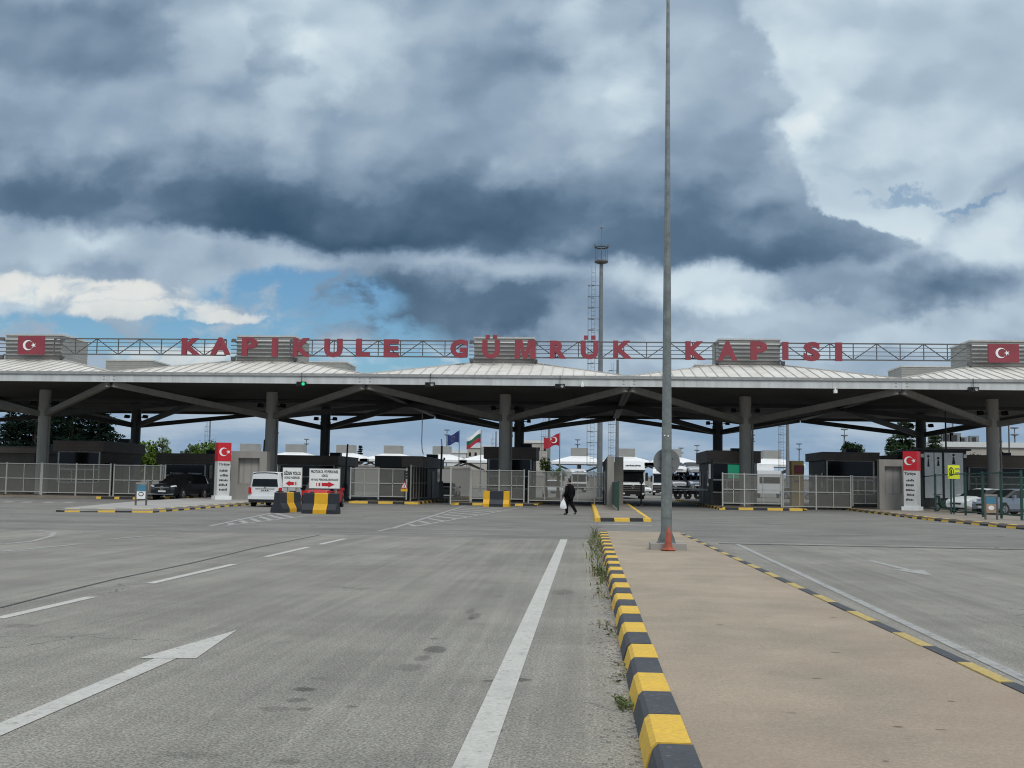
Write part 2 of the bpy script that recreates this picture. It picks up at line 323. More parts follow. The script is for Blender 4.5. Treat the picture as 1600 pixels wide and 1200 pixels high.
MT = dict(
 road=asphalt('road asphalt', (.208, .201, .180), (.226, .216, .190), _st),
 fore=asphalt('forecourt asphalt', (.163, .159, .147), (.185, .180, .164), (), False),
 ground=mat('pale dry ground', (.17, .17, .15), .9, .2, .05),
 slab=slabmat(),
 slab2=mat('brown concrete paving', (.23, .20, .165), .85, .15, .6, bump=.2),
 slab3=mat('grey concrete paving', (.33, .32, .30), .85, .12, .6, bump=.2),
 conc=mat('weathered concrete', (.30, .285, .26), .85, .14, .9, streak=(1, 1, .25), bump=.15),
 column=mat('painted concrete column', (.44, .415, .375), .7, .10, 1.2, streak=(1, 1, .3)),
 yel=worn('yellow kerb paint', (.67, .425, .048), (.36, .27, .13), .30, 14),
 yel2=worn('dull yellow kerb paint', (.47, .35, .10), (.30, .24, .14), .5, 14),
 blk=worn('black kerb paint', (.045, .05, .06), (.14, .14, .14), .32, 14),
 blk2=worn('deeper black kerb paint', (.018, .019, .02), (.05, .05, .05), .35, 14),  # a deeper black for the farther kerb stones
 paint=worn('white road paint', (.47, .465, .43), (.24, .235, .22), .38, 11),
 paint2=worn('faded white road paint', (.33, .33, .315), (.20, .2, .19), .5, 5),
 seam=mat('tar seam', (.06, .06, .06), .8, .3, 4),
 roof=mat('weathered white roofing', (.66, .65, .61), .5, .08, .7, streak=(1, 1, 1), dirt=(.52, .50, .45)),
 seamr=mat('roof seam', (.48, .465, .43), .6, .1),
 fascia=mat('white fascia panel', (.60, .62, .61), .5, .05, 2.2, streak=(1, 1, .12), dirt=(.46, .465, .45)),
 gutter=mat('grey gutter', (.33, .33, .32), .5, .1),
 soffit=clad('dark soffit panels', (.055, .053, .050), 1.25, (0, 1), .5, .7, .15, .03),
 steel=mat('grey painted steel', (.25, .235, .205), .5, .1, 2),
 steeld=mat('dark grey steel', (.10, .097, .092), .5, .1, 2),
 lant=clad('corrugated grey panel', (.27, .27, .25), .22, 2, .75, .55, .1, .25),
 lantcap=mat('pale metal capping', (.5, .5, .48), .5, .08),
 truss=mat('grey sign truss', (.115, .115, .115), .5, .1),
 red=mat('dull red sign paint', (.255, .040, .055), .5, .08, 1.5),
 redbright=mat('bright red sign face', (.55, .012, .022), .4, .05, 1.5),  # a stronger red than the block letters have
 totem=mat('pale grey totem panel', (.58, .58, .57), .5, .05),
 white=mat('white sign paint', (.80, .81, .80), .5, .05),
 offw=mat('off white panel', (.80, .80, .78), .55, .06),
 letter=mat('black lettering', (.02, .02, .022), .6, .1),
 galv=mat('galvanised lamp post', (.195, .215, .21), .45, .16, 6, metal=.35, bump=.1, bscale=90),
 galvd=mat('dull galvanised mast', (.16, .175, .185), .5, .1, 2),
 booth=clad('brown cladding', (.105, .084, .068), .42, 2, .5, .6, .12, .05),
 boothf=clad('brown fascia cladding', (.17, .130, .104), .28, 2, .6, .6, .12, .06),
 frame=mat('light aluminium frame', (.75, .75, .72), .5, .06),
 glass=mat('dark window glass', (.008, .009, .010), .12, .2, 1, spec=.3),
 black=mat('black plastic', (.012, .012, .013), .5, .1),
 fpost=mat('pale fence post', (.43, .43, .405), .5, .07),
 fmesh=veil('expanded metal mesh', (.225, .22, .195), .50),
 gmesh=veil('green wire mesh', (.05, .09, .075), .13),
 green=mat('green fence post', (.012, .055, .045), .5, .1),
 greens=mat('green sheet metal', (.012, .075, .055), .5, .12),
 rubber=mat('tyre rubber', (.014, .014, .015), .85, .1),
 rim=mat('alloy rim', (.35, .36, .37), .35, .1, metal=.7),
 cwhite=mat('white car paint', (.68, .70, .71), .3, .02), cblack=mat('black car paint', (.010, .011, .013), .2, .05),
 csilver=mat('silver car paint', (.42, .44, .46), .3, .03, metal=.3), cblue=mat('blue grey car paint', (.23, .27, .33), .3, .03, metal=.35),
 cred=mat('red car paint', (.45, .012, .02), .3, .03), cdark=mat('dark blue steel', (.03, .035, .07), .5, .1),
 lampc=mat('headlamp glass', (.8, .82, .85), .15, .02), tail=mat('red lamp lens', (.5, .01, .015), .2, .05),
 plate=mat('number plate', (.65, .65, .63), .5, .05),
 barb=mat('black plastic barrier', (.020, .023, .030), .5, .1, 3), bary=mat('yellow plastic barrier', (.70, .38, .010), .5, .06, 3),
 cone=mat('orange cone plastic', (.40, .075, .035), .6, .12, 8, dirt=(.20, .05, .03)),
 skin=mat('skin', (.50, .30, .22), .6, .05), cloth=mat('black cloth', (.007, .007, .008), .95, .1, 8, spec=.1), hairm=mat('dark hair', (.012, .009, .008), .7, .1),
 shoe=mat('dark grey shoe', (.05, .045, .045), .7, .1), bag=mat('white plastic bag', (.78, .79, .80), .5, .04, 10, bump=.6, bscale=12),
 ctree=mat('conifer needles', (.008, .018, .012), .9, .3, 1.2, spec=.05), leaf=mat('spring leaves', (.105, .175, .03), .8, .3, 1.0, spec=.15),  # conifer needles near black: their backlit shade is put into the colour
 leafd=mat('dark leaves', (.022, .042, .016), .85, .3, 1.0, spec=.08), bark=mat('bark', (.09, .07, .05), .9, .2, 4),
 wood=mat('far woodland', (.035, .06, .03), .9, .35, .12),
 weed=mat('weed blades', (.12, .155, .05), .8, .35, 9), dry=mat('dry weed stalks', (.22, .19, .12), .9, .2, 9),
 beige=mat('beige render', (.42, .385, .34), .8, .07, .4), bwhite=mat('white render', (.62, .63, .62), .8, .05),
 atm=mat('yellow kiosk panel', (.52, .34, .11), .5, .08), blue=mat('blue flag cloth', (.012, .028, .14), .8, .1), fgreen=mat('green flag cloth', (.012, .12, .075), .8, .1),
 fred=mat('red flag cloth', (.42, .02, .035), .8, .1), gold=mat('gold star', (.30, .24, .06), .6, .05), teal=mat('blue poster', (.06, .20, .30), .5, .1),
 lime=mat('fluorescent yellow sign', (.72, .80, .02), .5, .04), screen=glow('green display', (.02, .25, .14), .55), bulb=glow('green signal lamp', (.02, .5, .2), .9),
 lens=mat('clear lamp lens', (.45, .45, .45), .2, .05), hut=mat('dark mesh wall', (.045, .045, .045), .7, .12), curtain=clad('ribbed grey panel', (.36, .345, .32), .5, (0, 1), .75, .7, .08, .2),
 brick=mat('sandy panel', (.36, .25, .17), .7, .1), signback=mat('back of a sign', (.16, .17, .175), .55, .1), tarp=mat('white tarpaulin', (.72, .73, .73), .6, .04),
 moto=mat('dark green scooter', (.02, .06, .045), .4, .1), hdr=mat('woven dark panel', (.05, .05, .052), .8, .2))

# ------------------------------------------------------------------ mesh helpers
def wloc(o):
    p = Vector((0, 0, 0))
    while o: p += o.location; o = o.parent
    return p
class MB:
    def __init__(s): s.v = []; s.f = []; s.m = []
    def add(s, vs, fs, m=0):
        k = len(s.v); s.v += [Vector(q) for q in vs]; s.f += [tuple(i+k for i in f) for f in fs]; s.m += [m]*len(fs); return s
    def box(s, x0, x1, y0, y1, z0, z1, m=0):
        x0, x1 = min(x0, x1), max(x0, x1); y0, y1 = min(y0, y1), max(y0, y1); z0, z1 = min(z0, z1), max(z0, z1)
        return s.add([(x, y, z) for z in (z0, z1) for y in (y0, y1) for x in (x0, x1)],
                     [(0, 2, 3, 1), (4, 5, 7, 6), (0, 1, 5, 4), (2, 6, 7, 3), (0, 4, 6, 2), (1, 3, 7, 5)], m)
    def bar(s, a, b, w, h, m=0, upv=(0, 0, 1)):
        a, b = Vector(a), Vector(b); d = (b-a).normalized(); r = d.cross(Vector(upv))
        if r.length < 1e-4: r = d.cross(Vector((1, 0, 0)))
        r.normalize(); u = r.cross(d)
        vs = [p + r*(i*w/2) + u*(j*h/2) for p in (a, b) for i, j in ((-1, -1), (1, -1), (1, 1), (-1, 1))]
        return s.add(vs, [(0, 1, 2, 3), (7, 6, 5, 4), (0, 4, 5, 1), (1, 5, 6, 2), (2, 6, 7, 3), (3, 7, 4, 0)], m)
    def tube(s, a, b, r0, r1=None, n=10, m=0, cap=True):
        r1 = r0 if r1 is None else r1
        a, b = Vector(a), Vector(b); d = (b-a).normalized(); r = d.orthogonal().normalized(); u = d.cross(r)
        vs = []
        for p, q in ((a, r0), (b, r1)):
            for i in range(n):
                t = 2*math.pi*(i+.5)/n; vs.append(p + (r*math.cos(t)+u*math.sin(t))*q)
        fs = [(i, (i+1) % n, n+(i+1) % n, n+i) for i in range(n)]
        if cap: fs += [tuple(range(n))[::-1], tuple(range(n, 2*n))]
        return s.add(vs, fs, m)
    def lathe(s, o, prof, n=24, axis='Z', m=0):
        o = Vector(o); vs = []; k = len(prof)
        for i in range(n):
            t = 2*math.pi*i/n
            for r, h in prof:
                q = (r*math.cos(t), r*math.sin(t), h)
                if axis == 'X': q = (h, q[0], q[1])
                if axis == 'Y': q = (q[0], h, q[1])
                vs.append(o+Vector(q))
        fs = [(i*k+j, ((i+1) % n)*k+j, ((i+1) % n)*k+j+1, i*k+j+1) for i in range(n) for j in range(k-1)]
        return s.add(vs, fs, m)
    def prism(s, pts, vec, m=0):
        p = [Vector(q) for q in pts]; v = Vector(vec); n = len(p)
        return s.add(p+[q+v for q in p], [tuple(range(n)), tuple(range(2*n-1, n-1, -1))]+[(i, n+i, n+(i+1) % n, (i+1) % n) for i in range(n)], m)
    def quad(s, *p, m=0): return s.add(p, [tuple(range(len(p)))], m)
    def build(s, name, mats, parent=None, smooth=False):
        me = bpy.data.meshes.new(name); off = wloc(parent)
        me.from_pydata([tuple(q-off) for q in s.v], [], s.f)
        for m in (mats if isinstance(mats, (list, tuple)) else [mats]): me.materials.append(m if not isinstance(m, str) else MT[m])
        me.polygons.foreach_set('material_index', s.m)
        me.update()
        import bmesh
        bm = bmesh.new(); bm.from_mesh(me); bmesh.ops.recalc_face_normals(bm, faces=bm.faces); bm.to_mesh(me); bm.free()
        if smooth: me.polygons.foreach_set('use_smooth', [True]*len(me.polygons)); me.set_sharp_from_angle(angle=R(40))
        o = bpy.data.objects.new(name, me); COL.objects.link(o)
        if parent: o.parent = parent
        return o
def tag(o, label=None, cat=None, group=None, kind=None):
    for k, v in (('label', label), ('category', cat), ('group', group), ('kind', kind)):
        if v: o[k] = v
    return o
def thing(name, label, cat, loc=(0, 0, 0), group=None):
    o = bpy.data.objects.new(name, None); COL.objects.link(o); o.location = loc; o.empty_display_size = .3
    return tag(o, label, cat, group)
def one(mb, name, mats, label, cat, group=None, smooth=False):
    """a thing that is one mesh, with its origin at its base"""
    lo = Vector((sum(v.x for v in mb.v)/len(mb.v), sum(v.y for v in mb.v)/len(mb.v), min(v.z for v in mb.v)))
    for i, v in enumerate(mb.v): mb.v[i] = v-lo
    o = mb.build(name, mats, None, smooth); o.location = lo
    return tag(o, label, cat, group)
def struct(mb, name, mats): return tag(mb.build(name, mats), kind='structure')
KIDS = {}
def copy_tree(o, parent=None):
    c = o.copy(); COL.objects.link(c)
    if parent: c.parent = parent
    for ch in list(o.children): copy_tree(ch, c)
    return c
def dup(o, loc, rz=None, label=None):
    c = copy_tree(o); c.location = loc
    if rz is not None: c.rotation_euler = (0, 0, rz)
    if label: c['label'] = label
    return c
_tx = {}
def text_geo(s, bold=0.0):
    key = (s, bold)
    if key not in _tx:
        cu = bpy.data.curves.new('lettering', 'FONT'); cu.body = s; cu.size = 1; cu.offset = bold; cu.resolution_u = 3
        o = bpy.data.objects.new('lettering', cu); COL.objects.link(o); bpy.context.view_layer.update()
        me = bpy.data.meshes.new_from_object(o.evaluated_get(bpy.context.evaluated_depsgraph_get()))
        _tx[key] = ([v.co.copy() for v in me.vertices], [tuple(p.vertices) for p in me.polygons])
        bpy.data.objects.remove(o); bpy.data.meshes.remove(me); bpy.data.curves.remove(cu)
    return _tx[key]
def text_mb(s, o, r, u, width, height, bold=0.0, depth=.004, mb=None, m=0):
    """lettering filling a width x height box whose lower left corner is o, along r and u"""
    v, f = text_geo(s, bold); mb = mb or MB()
    x0, x1 = min(q.x for q in v), max(q.x for q in v); y0, y1 = min(q.y for q in v), max(q.y for q in v)
    o, r, u = Vector(o), Vector(r).normalized(), Vector(u).normalized(); nrm = r.cross(u)
    P = [o + r*((q.x-x0)/(x1-x0)*width) + u*((q.y-y0)/(y1-y0)*height) + nrm*depth for q in v]
    if depth < .02:
        return mb.add(P, f, m)
    Q = [p-nrm*depth for p in P]; n = len(P); ed = {}
    for t in f:
        for a, b in zip(t, t[1:]+t[:1]): ed[(a, b)] = ed.get((a, b), 0)+1
    side = [(a, b, b+n, a+n) for (a, b) in ed if (b, a) not in ed]
    return mb.add(P+Q, list(f)+[tuple(i+n for i in t[::-1]) for t in f]+side, m)
def crescent(mb, o, r, u, size, depth=.02, m=0, star=True):
    o, r, u = Vector(o), Vector(r).normalized(), Vector(u).normalized(); nrm = r.cross(u)
    Rr, ri, cx = size*.5, size*.4, size*.125
    a0 = math.acos((Rr*Rr-ri*ri+cx*cx)/(2*cx*Rr)); n = 20
    out = [(Rr*math.cos(t), Rr*math.sin(t)) for t in [a0+(2*math.pi-2*a0)*i/n for i in range(n+1)]]
    bi = math.atan2(Rr*math.sin(a0), Rr*math.cos(a0)-cx)
    inn = [(cx+ri*math.cos(t), ri*math.sin(t)) for t in [bi+(2*math.pi-2*bi)*i/n for i in range(n+1)]]
    pt = lambda q: o+r*q[0]+u*q[1]
    for i in range(n):
        mb.prism([pt(out[i]), pt(out[i+1]), pt(inn[i+1]), pt(inn[i])], nrm*depth, m)
    if star:
        sc = (size*.56, 0); rs = size*.27
        P = [(sc[0]+(rs if i % 2 == 0 else rs*.4)*math.cos(math.pi+i*math.pi/5), (rs if i % 2 == 0 else rs*.4)*math.sin(math.pi+i*math.pi/5)) for i in range(10)]
        mb.prism([pt(q) for q in P], nrm*depth, m)
    return mb

# ------------------------------------------------------------------ ground, roads, islands
struct(MB().box(-3000, 3000, -60, 5000, -.5, -.03), 'ground', 'ground')
YJ = 32.3
struct(MB().box(-90, 90, -20, YJ, -.4, 0), 'road', 'road')
struct(MB().box(-140, 140, YJ, 420, -.4, 0), 'forecourt', 'fore')
def flat(poly, z=.004): return MB().quad(*[(p[0], p[1], z) for p in poly])
def stripe(a, b, wd, z=.005):
    a, b = Vector((a[0], a[1], 0)), Vector((b[0], b[1], 0)); d = (b-a).normalized(); n = Vector((-d.y, d.x, 0))*wd/2
    return [(a-n), (b-n), (b+n), (a+n)]
def mark(polys, material='paint', name='road_marking', z=.005):
    mb = MB()
    for p in polys: mb.quad(*[(q[0], q[1], z) for q in p])
    return struct(mb, name, material)
mark([stripe((-.64, 2), (-.64, 32.2), .20)])
dash = []
for a, b in (((-200, 1010), (0, 967)), ((0, 967), (150, 933)), ((230, 912), (370, 882)), ((408, 870), (488, 855)), ((503, 851), (547, 842))):
    if a[0] < 0: continue
    dash.append(stripe((-6.52, G(*a).y), (-6.52, G(*b).y), .15))
mark(dash)
mark([stripe((-6.5, G(585, 830).y), (-6.5, G(597, 827).y), .15), stripe((-6.5, 36.6), (-6.5, 37.4), .15)], 'paint2')
# left lane arrow
ax = lambda x, y: tuple(G(x, y)[:2])
mark([[(-3.72, 3.0), (-3.535, 3.0), ax(277, 1029), ax(243, 1029)], [ax(216, 1029.5), ax(306, 1029.5), ax(370, 985)]], 'paint')
# right lane arrow, pointing to the camera
a0, a1 = G(1358, 876), G(1462, 899)
mark([stripe((a0.x, a0.y), (a0.x+.1, a0.y-2.6), .16), [(a0.x-.22, a0.y-2.6), (a0.x+.42, a0.y-2.6), (a0.x+.14, a0.y-4.1)]], 'paint2')
mark([stripe((3.62, 5), (4.08, 31.5), .13)], 'paint2')
# hatched taper ahead of the centre gate
def hatch(L0, L1, R0, R1, n, w_):
    hs = [stripe(L0, L1, .17), stripe(R0, R1, .14)]
    for i in range(1, n):
        t = i/n; p = L0.lerp(L1, t); q = R0.lerp(R1, max(0, t-.10)); p.z = q.z = 0
        e = (q-p)*.04; d = Vector((0, w_, 0)); hs.append([p+e+Vector((.12, 0, 0)), q-e, q-e+d, p+e+d+Vector((.12, 0, 0))])
    mark(hs, 'paint2')
hatch(G(612, 826), G(728, 790), G(646, 823), G(815, 793), 11, .85)
hatch(G(328, 822), G(432, 800), G(352, 822), G(480, 806), 7, .7)
mark([stripe(G(0, 862), G(118, 851), .16), stripe(G(160, 843.5), G(246, 836.5), .14)], 'paint2')
arc = [G(x, y) for x, y in ((60, 829), (85, 832), (80, 838), (50, 846), (10, 850), (-30, 851))]
mark([stripe(a, b, .14) for a, b in zip(arc, arc[1:])], 'paint2')
mark([stripe(G(x, 785+i*.3), G(x+9, 783.7+i*.3), .5) for i, x in enumerate((8, 38, 72, 104))], 'paint2')
mark([stripe(G(935, 819), G(1018, 821), .35)], 'paint')
# tar seams and the joint between the two surfaces
sm = [G(0, 950), G(90, 927), G(180, 905), G(300, 880), G(400, 856), G(500, 836)]
mark([stripe(a, b, .05) for a, b in zip(sm, sm[1:])], 'seam', 'tar_seam')
mark([stripe((3.6, 31.5), (60, 29.6), .30)], 'seam', 'tar_seam', .0055)
mark([stripe((-60, YJ), (.3, YJ), .07)], 'paint2', 'tar_seam', .006)

KR = random.Random(31)
def kerb(path, first=.75, lens=(.78,), wd=.22, ht=.15, mats=('yel', 'blk'), start=0, side=1, name='kerb'):
    """painted kerb stones along a polyline; side=+1: the road lies left of the path"""
    pts = [Vector((p[0], p[1], 0)) for p in path]; mb = MB(); idx = start; k = 0
    for i, (a, b) in enumerate(zip(pts, pts[1:])):
        d = (b-a); Ls = d.length; d.normalize(); n = Vector((-d.y, d.x, 0))*side; s = 0
        while s < Ls-1e-3:
            e = min(Ls, s+lens[k % len(lens)]); g = .006
            if Ls-e < .25: e = Ls
            pr = [n*.02+Vector((0, 0, 0)), n*-.015+Vector((0, 0, ht-.03)), n*-.045+Vector((0, 0, ht)), n*-wd+Vector((0, 0, ht)), n*-wd]
            A0, B0 = a+d*(s+g), a+d*(e-g); jn, jz = n*KR.uniform(-.007, .007), KR.uniform(.001, .010)
            for P in (A0, B0): P += jn+n*KR.uniform(-.003, .003)
            vs = [A0+q+Vector((0, 0, jz if q.z else 0)) for q in pr]+[B0+q+Vector((0, 0, jz if q.z else 0)) for q in pr]
            mb.add(vs, [(0, 5, 6, 1), (1, 6, 7, 2), (2, 7, 8, 3), (3, 8, 9, 4), (4, 3, 2, 1, 0), (5, 6, 7, 8, 9)], idx % 2)
            idx += 1; k += 1; s = e
    return struct(mb, name, list(mats))
def island(poly, z=.146, material='slab', name='pavement'):
    return struct(MB().prism([(p[0], p[1], -.1) for p in poly], (0, 0, z+.1)), name, material)
# the median we stand beside
island([(.50, 1.0), (3.25, 1.0), (3.22, 8.9), (2.80, 35), (.50, 35)], .146, 'slab', 'median')
kerb([(.36, 1.0), (.36, 34.9)], lens=(.79,), start=1, wd=.24)
kerb([(3.44, 1.2), (3.27, 8.9), (2.90, 33.9)], lens=(.95,), side=-1, wd=.16, mats=('blk', 'yel2'), start=1, ht=.151)
# median island in front of the centre wall
island([(.5, 47.85), (2.58, 48.75), (3.05, 110), (.5, 110)], .147, 'slab2', 'median')
kerb([(.30, 100), (.34, 47.6)], lens=(3.0,), side=-1, start=0, mats=('yel', 'yel'))
kerb([(.34, 47.6), (2.72, 48.6)], lens=(.25, .62, .72, .62, .3), side=-1, start=0, mats=('yel', 'blk2'))
kerb([(2.72, 48.85), (3.2, 100)], lens=(3,), side=-1, mats=('yel', 'yel'))
# left island with the totem
isl = [(-23.0, 48.0), (-19.2, 49.3), (-20.0, 66.2), (-20.6, 84), (-28, 84), (-26.5, 66)]
island(isl, .147, 'slab3')
kerb([isl[0], isl[1]], lens=(.35, .62, .74, .72, .70, .72), side=-1, start=1, mats=('yel', 'blk2'))
kerb([isl[1], isl[2], isl[3]], lens=(.85, .95), side=-1, start=0, mats=('blk2', 'yel'))
# right island
isr = [(17.5, 90), (17.76, 78.2), (16.95, 58), (17.45, 46.4), (19.0, 40), (70, 40), (70, 90)]
island(isr, .147, 'slab2')
kerb([isr[0], isr[1], isr[2], isr[3]], lens=(.95, .95), side=-1, start=1, mats=('yel', 'blk2'))
kerb([isr[3], isr[4]], lens=(1.3, 1.2), side=-1, start=0, mats=('yel', 'blk2'))
# islands carrying columns and booths
for (x0, x1, c0, c1, yf, ln) in ((-62, -42.5, -46.5, -41.9, 78.6, (1.1, 1.2, .9, .8)), (-41.5, -29.8, -33.9, -29.8, 76.6, (.35, .95)), (-16.0, -11.3, -15.9, -11.3, 75.6, (1.2, .7, 1.0, .75)),
                              (-9.1, -3.3, -9.1, -3.3, 75.6, (.55, .9, .7)), (8.55, 14.2, 8.55, 14.2, 74.6, (.4, .85, .95, .9, 1.0))):
    island([(x0+.1, yf+.1), (x1-.1, yf+.1), (x1-.1, 112), (x0+.1, 112)], .147, 'slab2')
    kerb([(x0, 112), (x0, yf)], lens=(1.0,), side=-1, mats=('yel', 'blk2'))
    kerb([(c0, yf), (c1, yf)], lens=ln, side=-1, mats=('yel', 'blk2'), start=0)
    kerb([(x1, yf), (x1, 112)], lens=(1.0,), side=-1, mats=('yel', 'blk2'))

# ------------------------------------------------------------------ the gate canopy
S = 17.48; H = S/2; X0 = -6.08; YC = 83.0; ZB, ZT = 7.92, 8.42; ZE = 8.60; ZLB = 10.05; ZLT = 12.0; HL = 2.15
def canopy(label, front):
    t = thing('canopy', label, 'canopy', (0, 0, 0), 'umbrella canopies of the border gate')
    rf = MB(); e, l = H+.0, HL
    for k in range(4):
        q = lambda x, y, z: (Matrix.Rotation(k*math.pi/2, 3, 'Z') @ Vector((x, y, z)))
        zt = ZLB+.05
        rf.quad(q(-e, -e, ZE), q(e, -e, ZE), q(l, -l, zt), q(-l, -l, zt))
        n = 24
        for i in range(n+1):
            x = -e + 2*e*i/n
            tt = 1.0 if abs(x) <= l else (e-abs(x))/(e-l)
            if tt < .03: continue
            dz = Vector((0, 0, .03))
            rf.bar(q(x, -e+.02, ZE)+dz, q(x, -e+(e-l)*tt, ZE+(zt-ZE)*tt)+dz, .055, .06, 1)
        rf.bar(q(e, -e, ZE+.03), q(l, -l, zt+.03), .16, .08, 1)
    rf.build('roof', ['roof', 'seamr'], t)
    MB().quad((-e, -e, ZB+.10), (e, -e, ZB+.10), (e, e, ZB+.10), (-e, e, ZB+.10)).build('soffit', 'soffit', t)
    bm = MB()
    for k in range(4):
        q = lambda x, y, z: (Matrix.Rotation(k*math.pi/2, 3, 'Z') @ Vector((x, y, z)))
        if k == 0 and front: continue
        bm.bar(q(-e, -e+.14, ZB-.02), q(e-.3, -e+.14, ZB-.02), .26, .24)
    bm.build('edge_beam', 'steeld', t)
    if front:
        fs = MB().box(-e, e, -e-.12, -e+.02, ZB, ZT)
        for x in (-e+.008, -e/2, 0, e/2): fs.box(x-.008, x+.008, -e-.124, -e-.10, ZB+.01, ZT-.01, 1)
        for sx in (-1, 1):
            for zz in (ZB+.13, ZB+.33): fs.box(sx*(e-.35)-.07, sx*(e-.35)+.07, -e-.13, -e-.10, zz, zz+.07, 1)
        fs.build('fascia', ['fascia', 'gutter'], t)
        MB().box(-e, e, -e-.22, -e+.06, ZT+.003, ZE+.01).build('gutter', 'gutter', t)
    else:
        MB().box(-e, e, e-.02, e+.12, ZB, ZE).build('fascia', 'fascia', t)
    c = MB().tube((0, 0, .1), (0, 0, ZB+.09), .43, .43, 28); c.tube((0, 0, 6.42), (0, 0, 6.75), .47, .47, 28)
    c.build('column', 'column' if front else 'steeld', t, True)  # rear columns: dark steel colour stands in for the shade under the canopy
    if front:
        pp = MB().tube((.50, -.12, .15), (.50, -.12, 6.4), .075, .075, 8)
        for z in (1.5, 3.2, 4.9): pp.tube((.50, -.12, z), (.50, -.12, z+.12), .11, .11, 8)
        pp.build('downpipe', 'steel', t, True)
    for sx in (-1, 1):
        for sy in (-1, 1):
            MB().bar((sx*.28, sy*.28, 6.2), (sx*(H-.15), sy*(H-.15), ZB-.12), .30, .40).build('strut', 'steel' if (front and sy < 0) else 'steeld', t)  # struts farther under the roof get a darker copy, shade put into colour
    for sx, sy in ((-1, -.5), (1, -.5), (-1, .4), (1, .4)):
        fl = MB().bar((sx*.42, sy*.3, 6.95), (sx*.72, sy*.45, 7.0), .05, .05); fl.prism([(sx*.85-.17, sy*.5-.16, 6.86), (sx*.85+.17, sy*.5-.16, 6.86), (sx*.85+.14, sy*.5-.02, 7.16), (sx*.85-.14, sy*.5-.02, 7.16)], (0, .13, 0))
        fl.build('floodlight', 'black', t)
    ln = MB().box(-HL, HL, -HL, HL, ZLB-.3, ZLT-.12); la = ln.build('lantern', 'lant', t)
    MB().box(-HL-.06, HL+.06, -HL-.06, HL+.06, ZLT-.12, ZLT).build('cap', 'lantcap', la)
    if front:
        lv, ln_ = MB(), MB()
        for i in range(5):
            z = ZLB+.32+i*.285; lv.bar((-HL-.35, -HL-.28, z), (HL+.1, -HL-.28, z), .06, .06); ln_.box(-HL+.02, HL-.02, -HL-.10, -HL-.003, z+.06, z+.13)
        for x in (-HL, HL): lv.bar((x, -HL, ZLB+.4), (x, -HL-.3, ZLB+.4), .05, .05); lv.bar((x, -HL, ZLB+1.4), (x, -HL-.3, ZLB+1.4), .05, .05)
        for x in (-HL-.15, HL+.15):
            for z in (ZLB+.2, ZLB+1.55): lv.box(x-.14, x+.14, -HL-.4, -HL-.12, z-.14, z+.1)
        lv.build('rail', 'truss', la); ln_.build('louvre', 'frame', la)
    return t
ordn = ['first', 'second', 'third', 'fourth', 'fifth']
fnames = ['front canopy carrying the flag panel above the dark booths and conifers', 'front canopy whose lantern stands behind the letters PIK of KAPIKULE',
          'central front canopy whose lantern stands behind the ÜM of GÜMRÜK', 'front canopy whose lantern stands behind the AP of KAPISI',
          'front canopy carrying the flag panel above the parked cars']
CF = canopy(fnames[0], True); CF.location = (X0-2*S, YC, 0)
CANOPY = [CF]+[dup(CF, (X0+(i-2)*S, YC, 0), None, fnames[i]) for i in range(1, 5)]
CR = canopy('rear canopy over the far end of the dark conifers', False); CR.location = (X0-3*S, YC+S, 0)
for i, l in enumerate(['rear canopy behind the canopy with the flag panel and conifers', 'rear canopy over the signs for departing passengers and staff', 'rear canopy straight behind the central front column',
                       'rear canopy over the booth with the green display', 'rear canopy over the white restroom panels by the totem']):
    dup(CR, (X0+(i-2)*S, YC+S, 0), None, l)

# sign trusses between the lanterns
YT = 79.55; TZ0, TZ1 = 10.38, 11.52
def truss(x0, x1, label):
    t = thing('sign_truss', label, 'truss', ((x0+x1)/2, YT, TZ0), 'trusses carrying the gate name')
    ch = MB()
    for z in (TZ0, TZ1):
        ch.bar((x0, YT, z), (x1, YT, z), .09, .09)
    ch.build('chord', 'truss', t)
    r = MB()
    for i in range(1, 4): z = TZ0+(TZ1-TZ0)*i/4; r.bar((x0, YT-.06, z), (x1, YT-.06, z), .045, .045)
    r.build('rail', 'truss', t)
    b = MB(); n = 8
    for i in range(n+1):
        x = x0+(x1-x0)*i/n; b.bar((x, YT+.03, TZ0), (x, YT+.03, TZ1), .06, .06)
        if i < n:
            x2 = x0+(x1-x0)*(i+1)/n; za, zb = (TZ1, TZ0) if i % 2 == 0 else (TZ0, TZ1)
            b.bar((x, YT+.03, za), (x2, YT+.03, zb), .06, .06)
    b.build('brace', 'truss', t)
cx = [X0+(i-2)*S for i in range(5)]
for i, l in enumerate(['lattice truss holding the first K and A of KAPIKULE', 'lattice truss holding the letters ULE and the G of GÜMRÜK', 'lattice truss holding RÜK and the K of KAPISI', 'lattice truss holding the last letters ISI of KAPISI']):
    truss(cx[i]+HL+.02, cx[i+1]-HL-.37, l)
sg = thing('gate_name_sign', 'dull red block letters reading KAPIKULE GÜMRÜK KAPISI along the canopy roofs', 'sign', (-5, YT-.4, TZ0))
LET = [('K', 283, 313, 528, 554), ('A', 328, 360, 527, 554), ('P', 377, 402, 527, 556), ('I', 424, 434, 528, 557), ('K', 457, 486, 528, 557), ('U', 506, 535, 529, 558), ('L', 556, 578, 529, 557), ('E', 599, 623, 530, 558),
       ('G', 703, 731, 530, 559), ('Ü', 753, 781, 531, 560), ('M', 804, 837, 531, 560), ('R', 859, 885, 532, 560), ('Ü', 907, 935, 532, 561), ('K', 958, 988, 532, 560), ('K', 1071, 1102, 533, 562), ('A', 1122, 1152, 533, 563),
       ('P', 1173, 1199, 533, 562), ('I', 1223, 1232, 534, 562), ('S', 1256, 1282, 534, 564), ('I', 1306, 1316, 535, 564)]
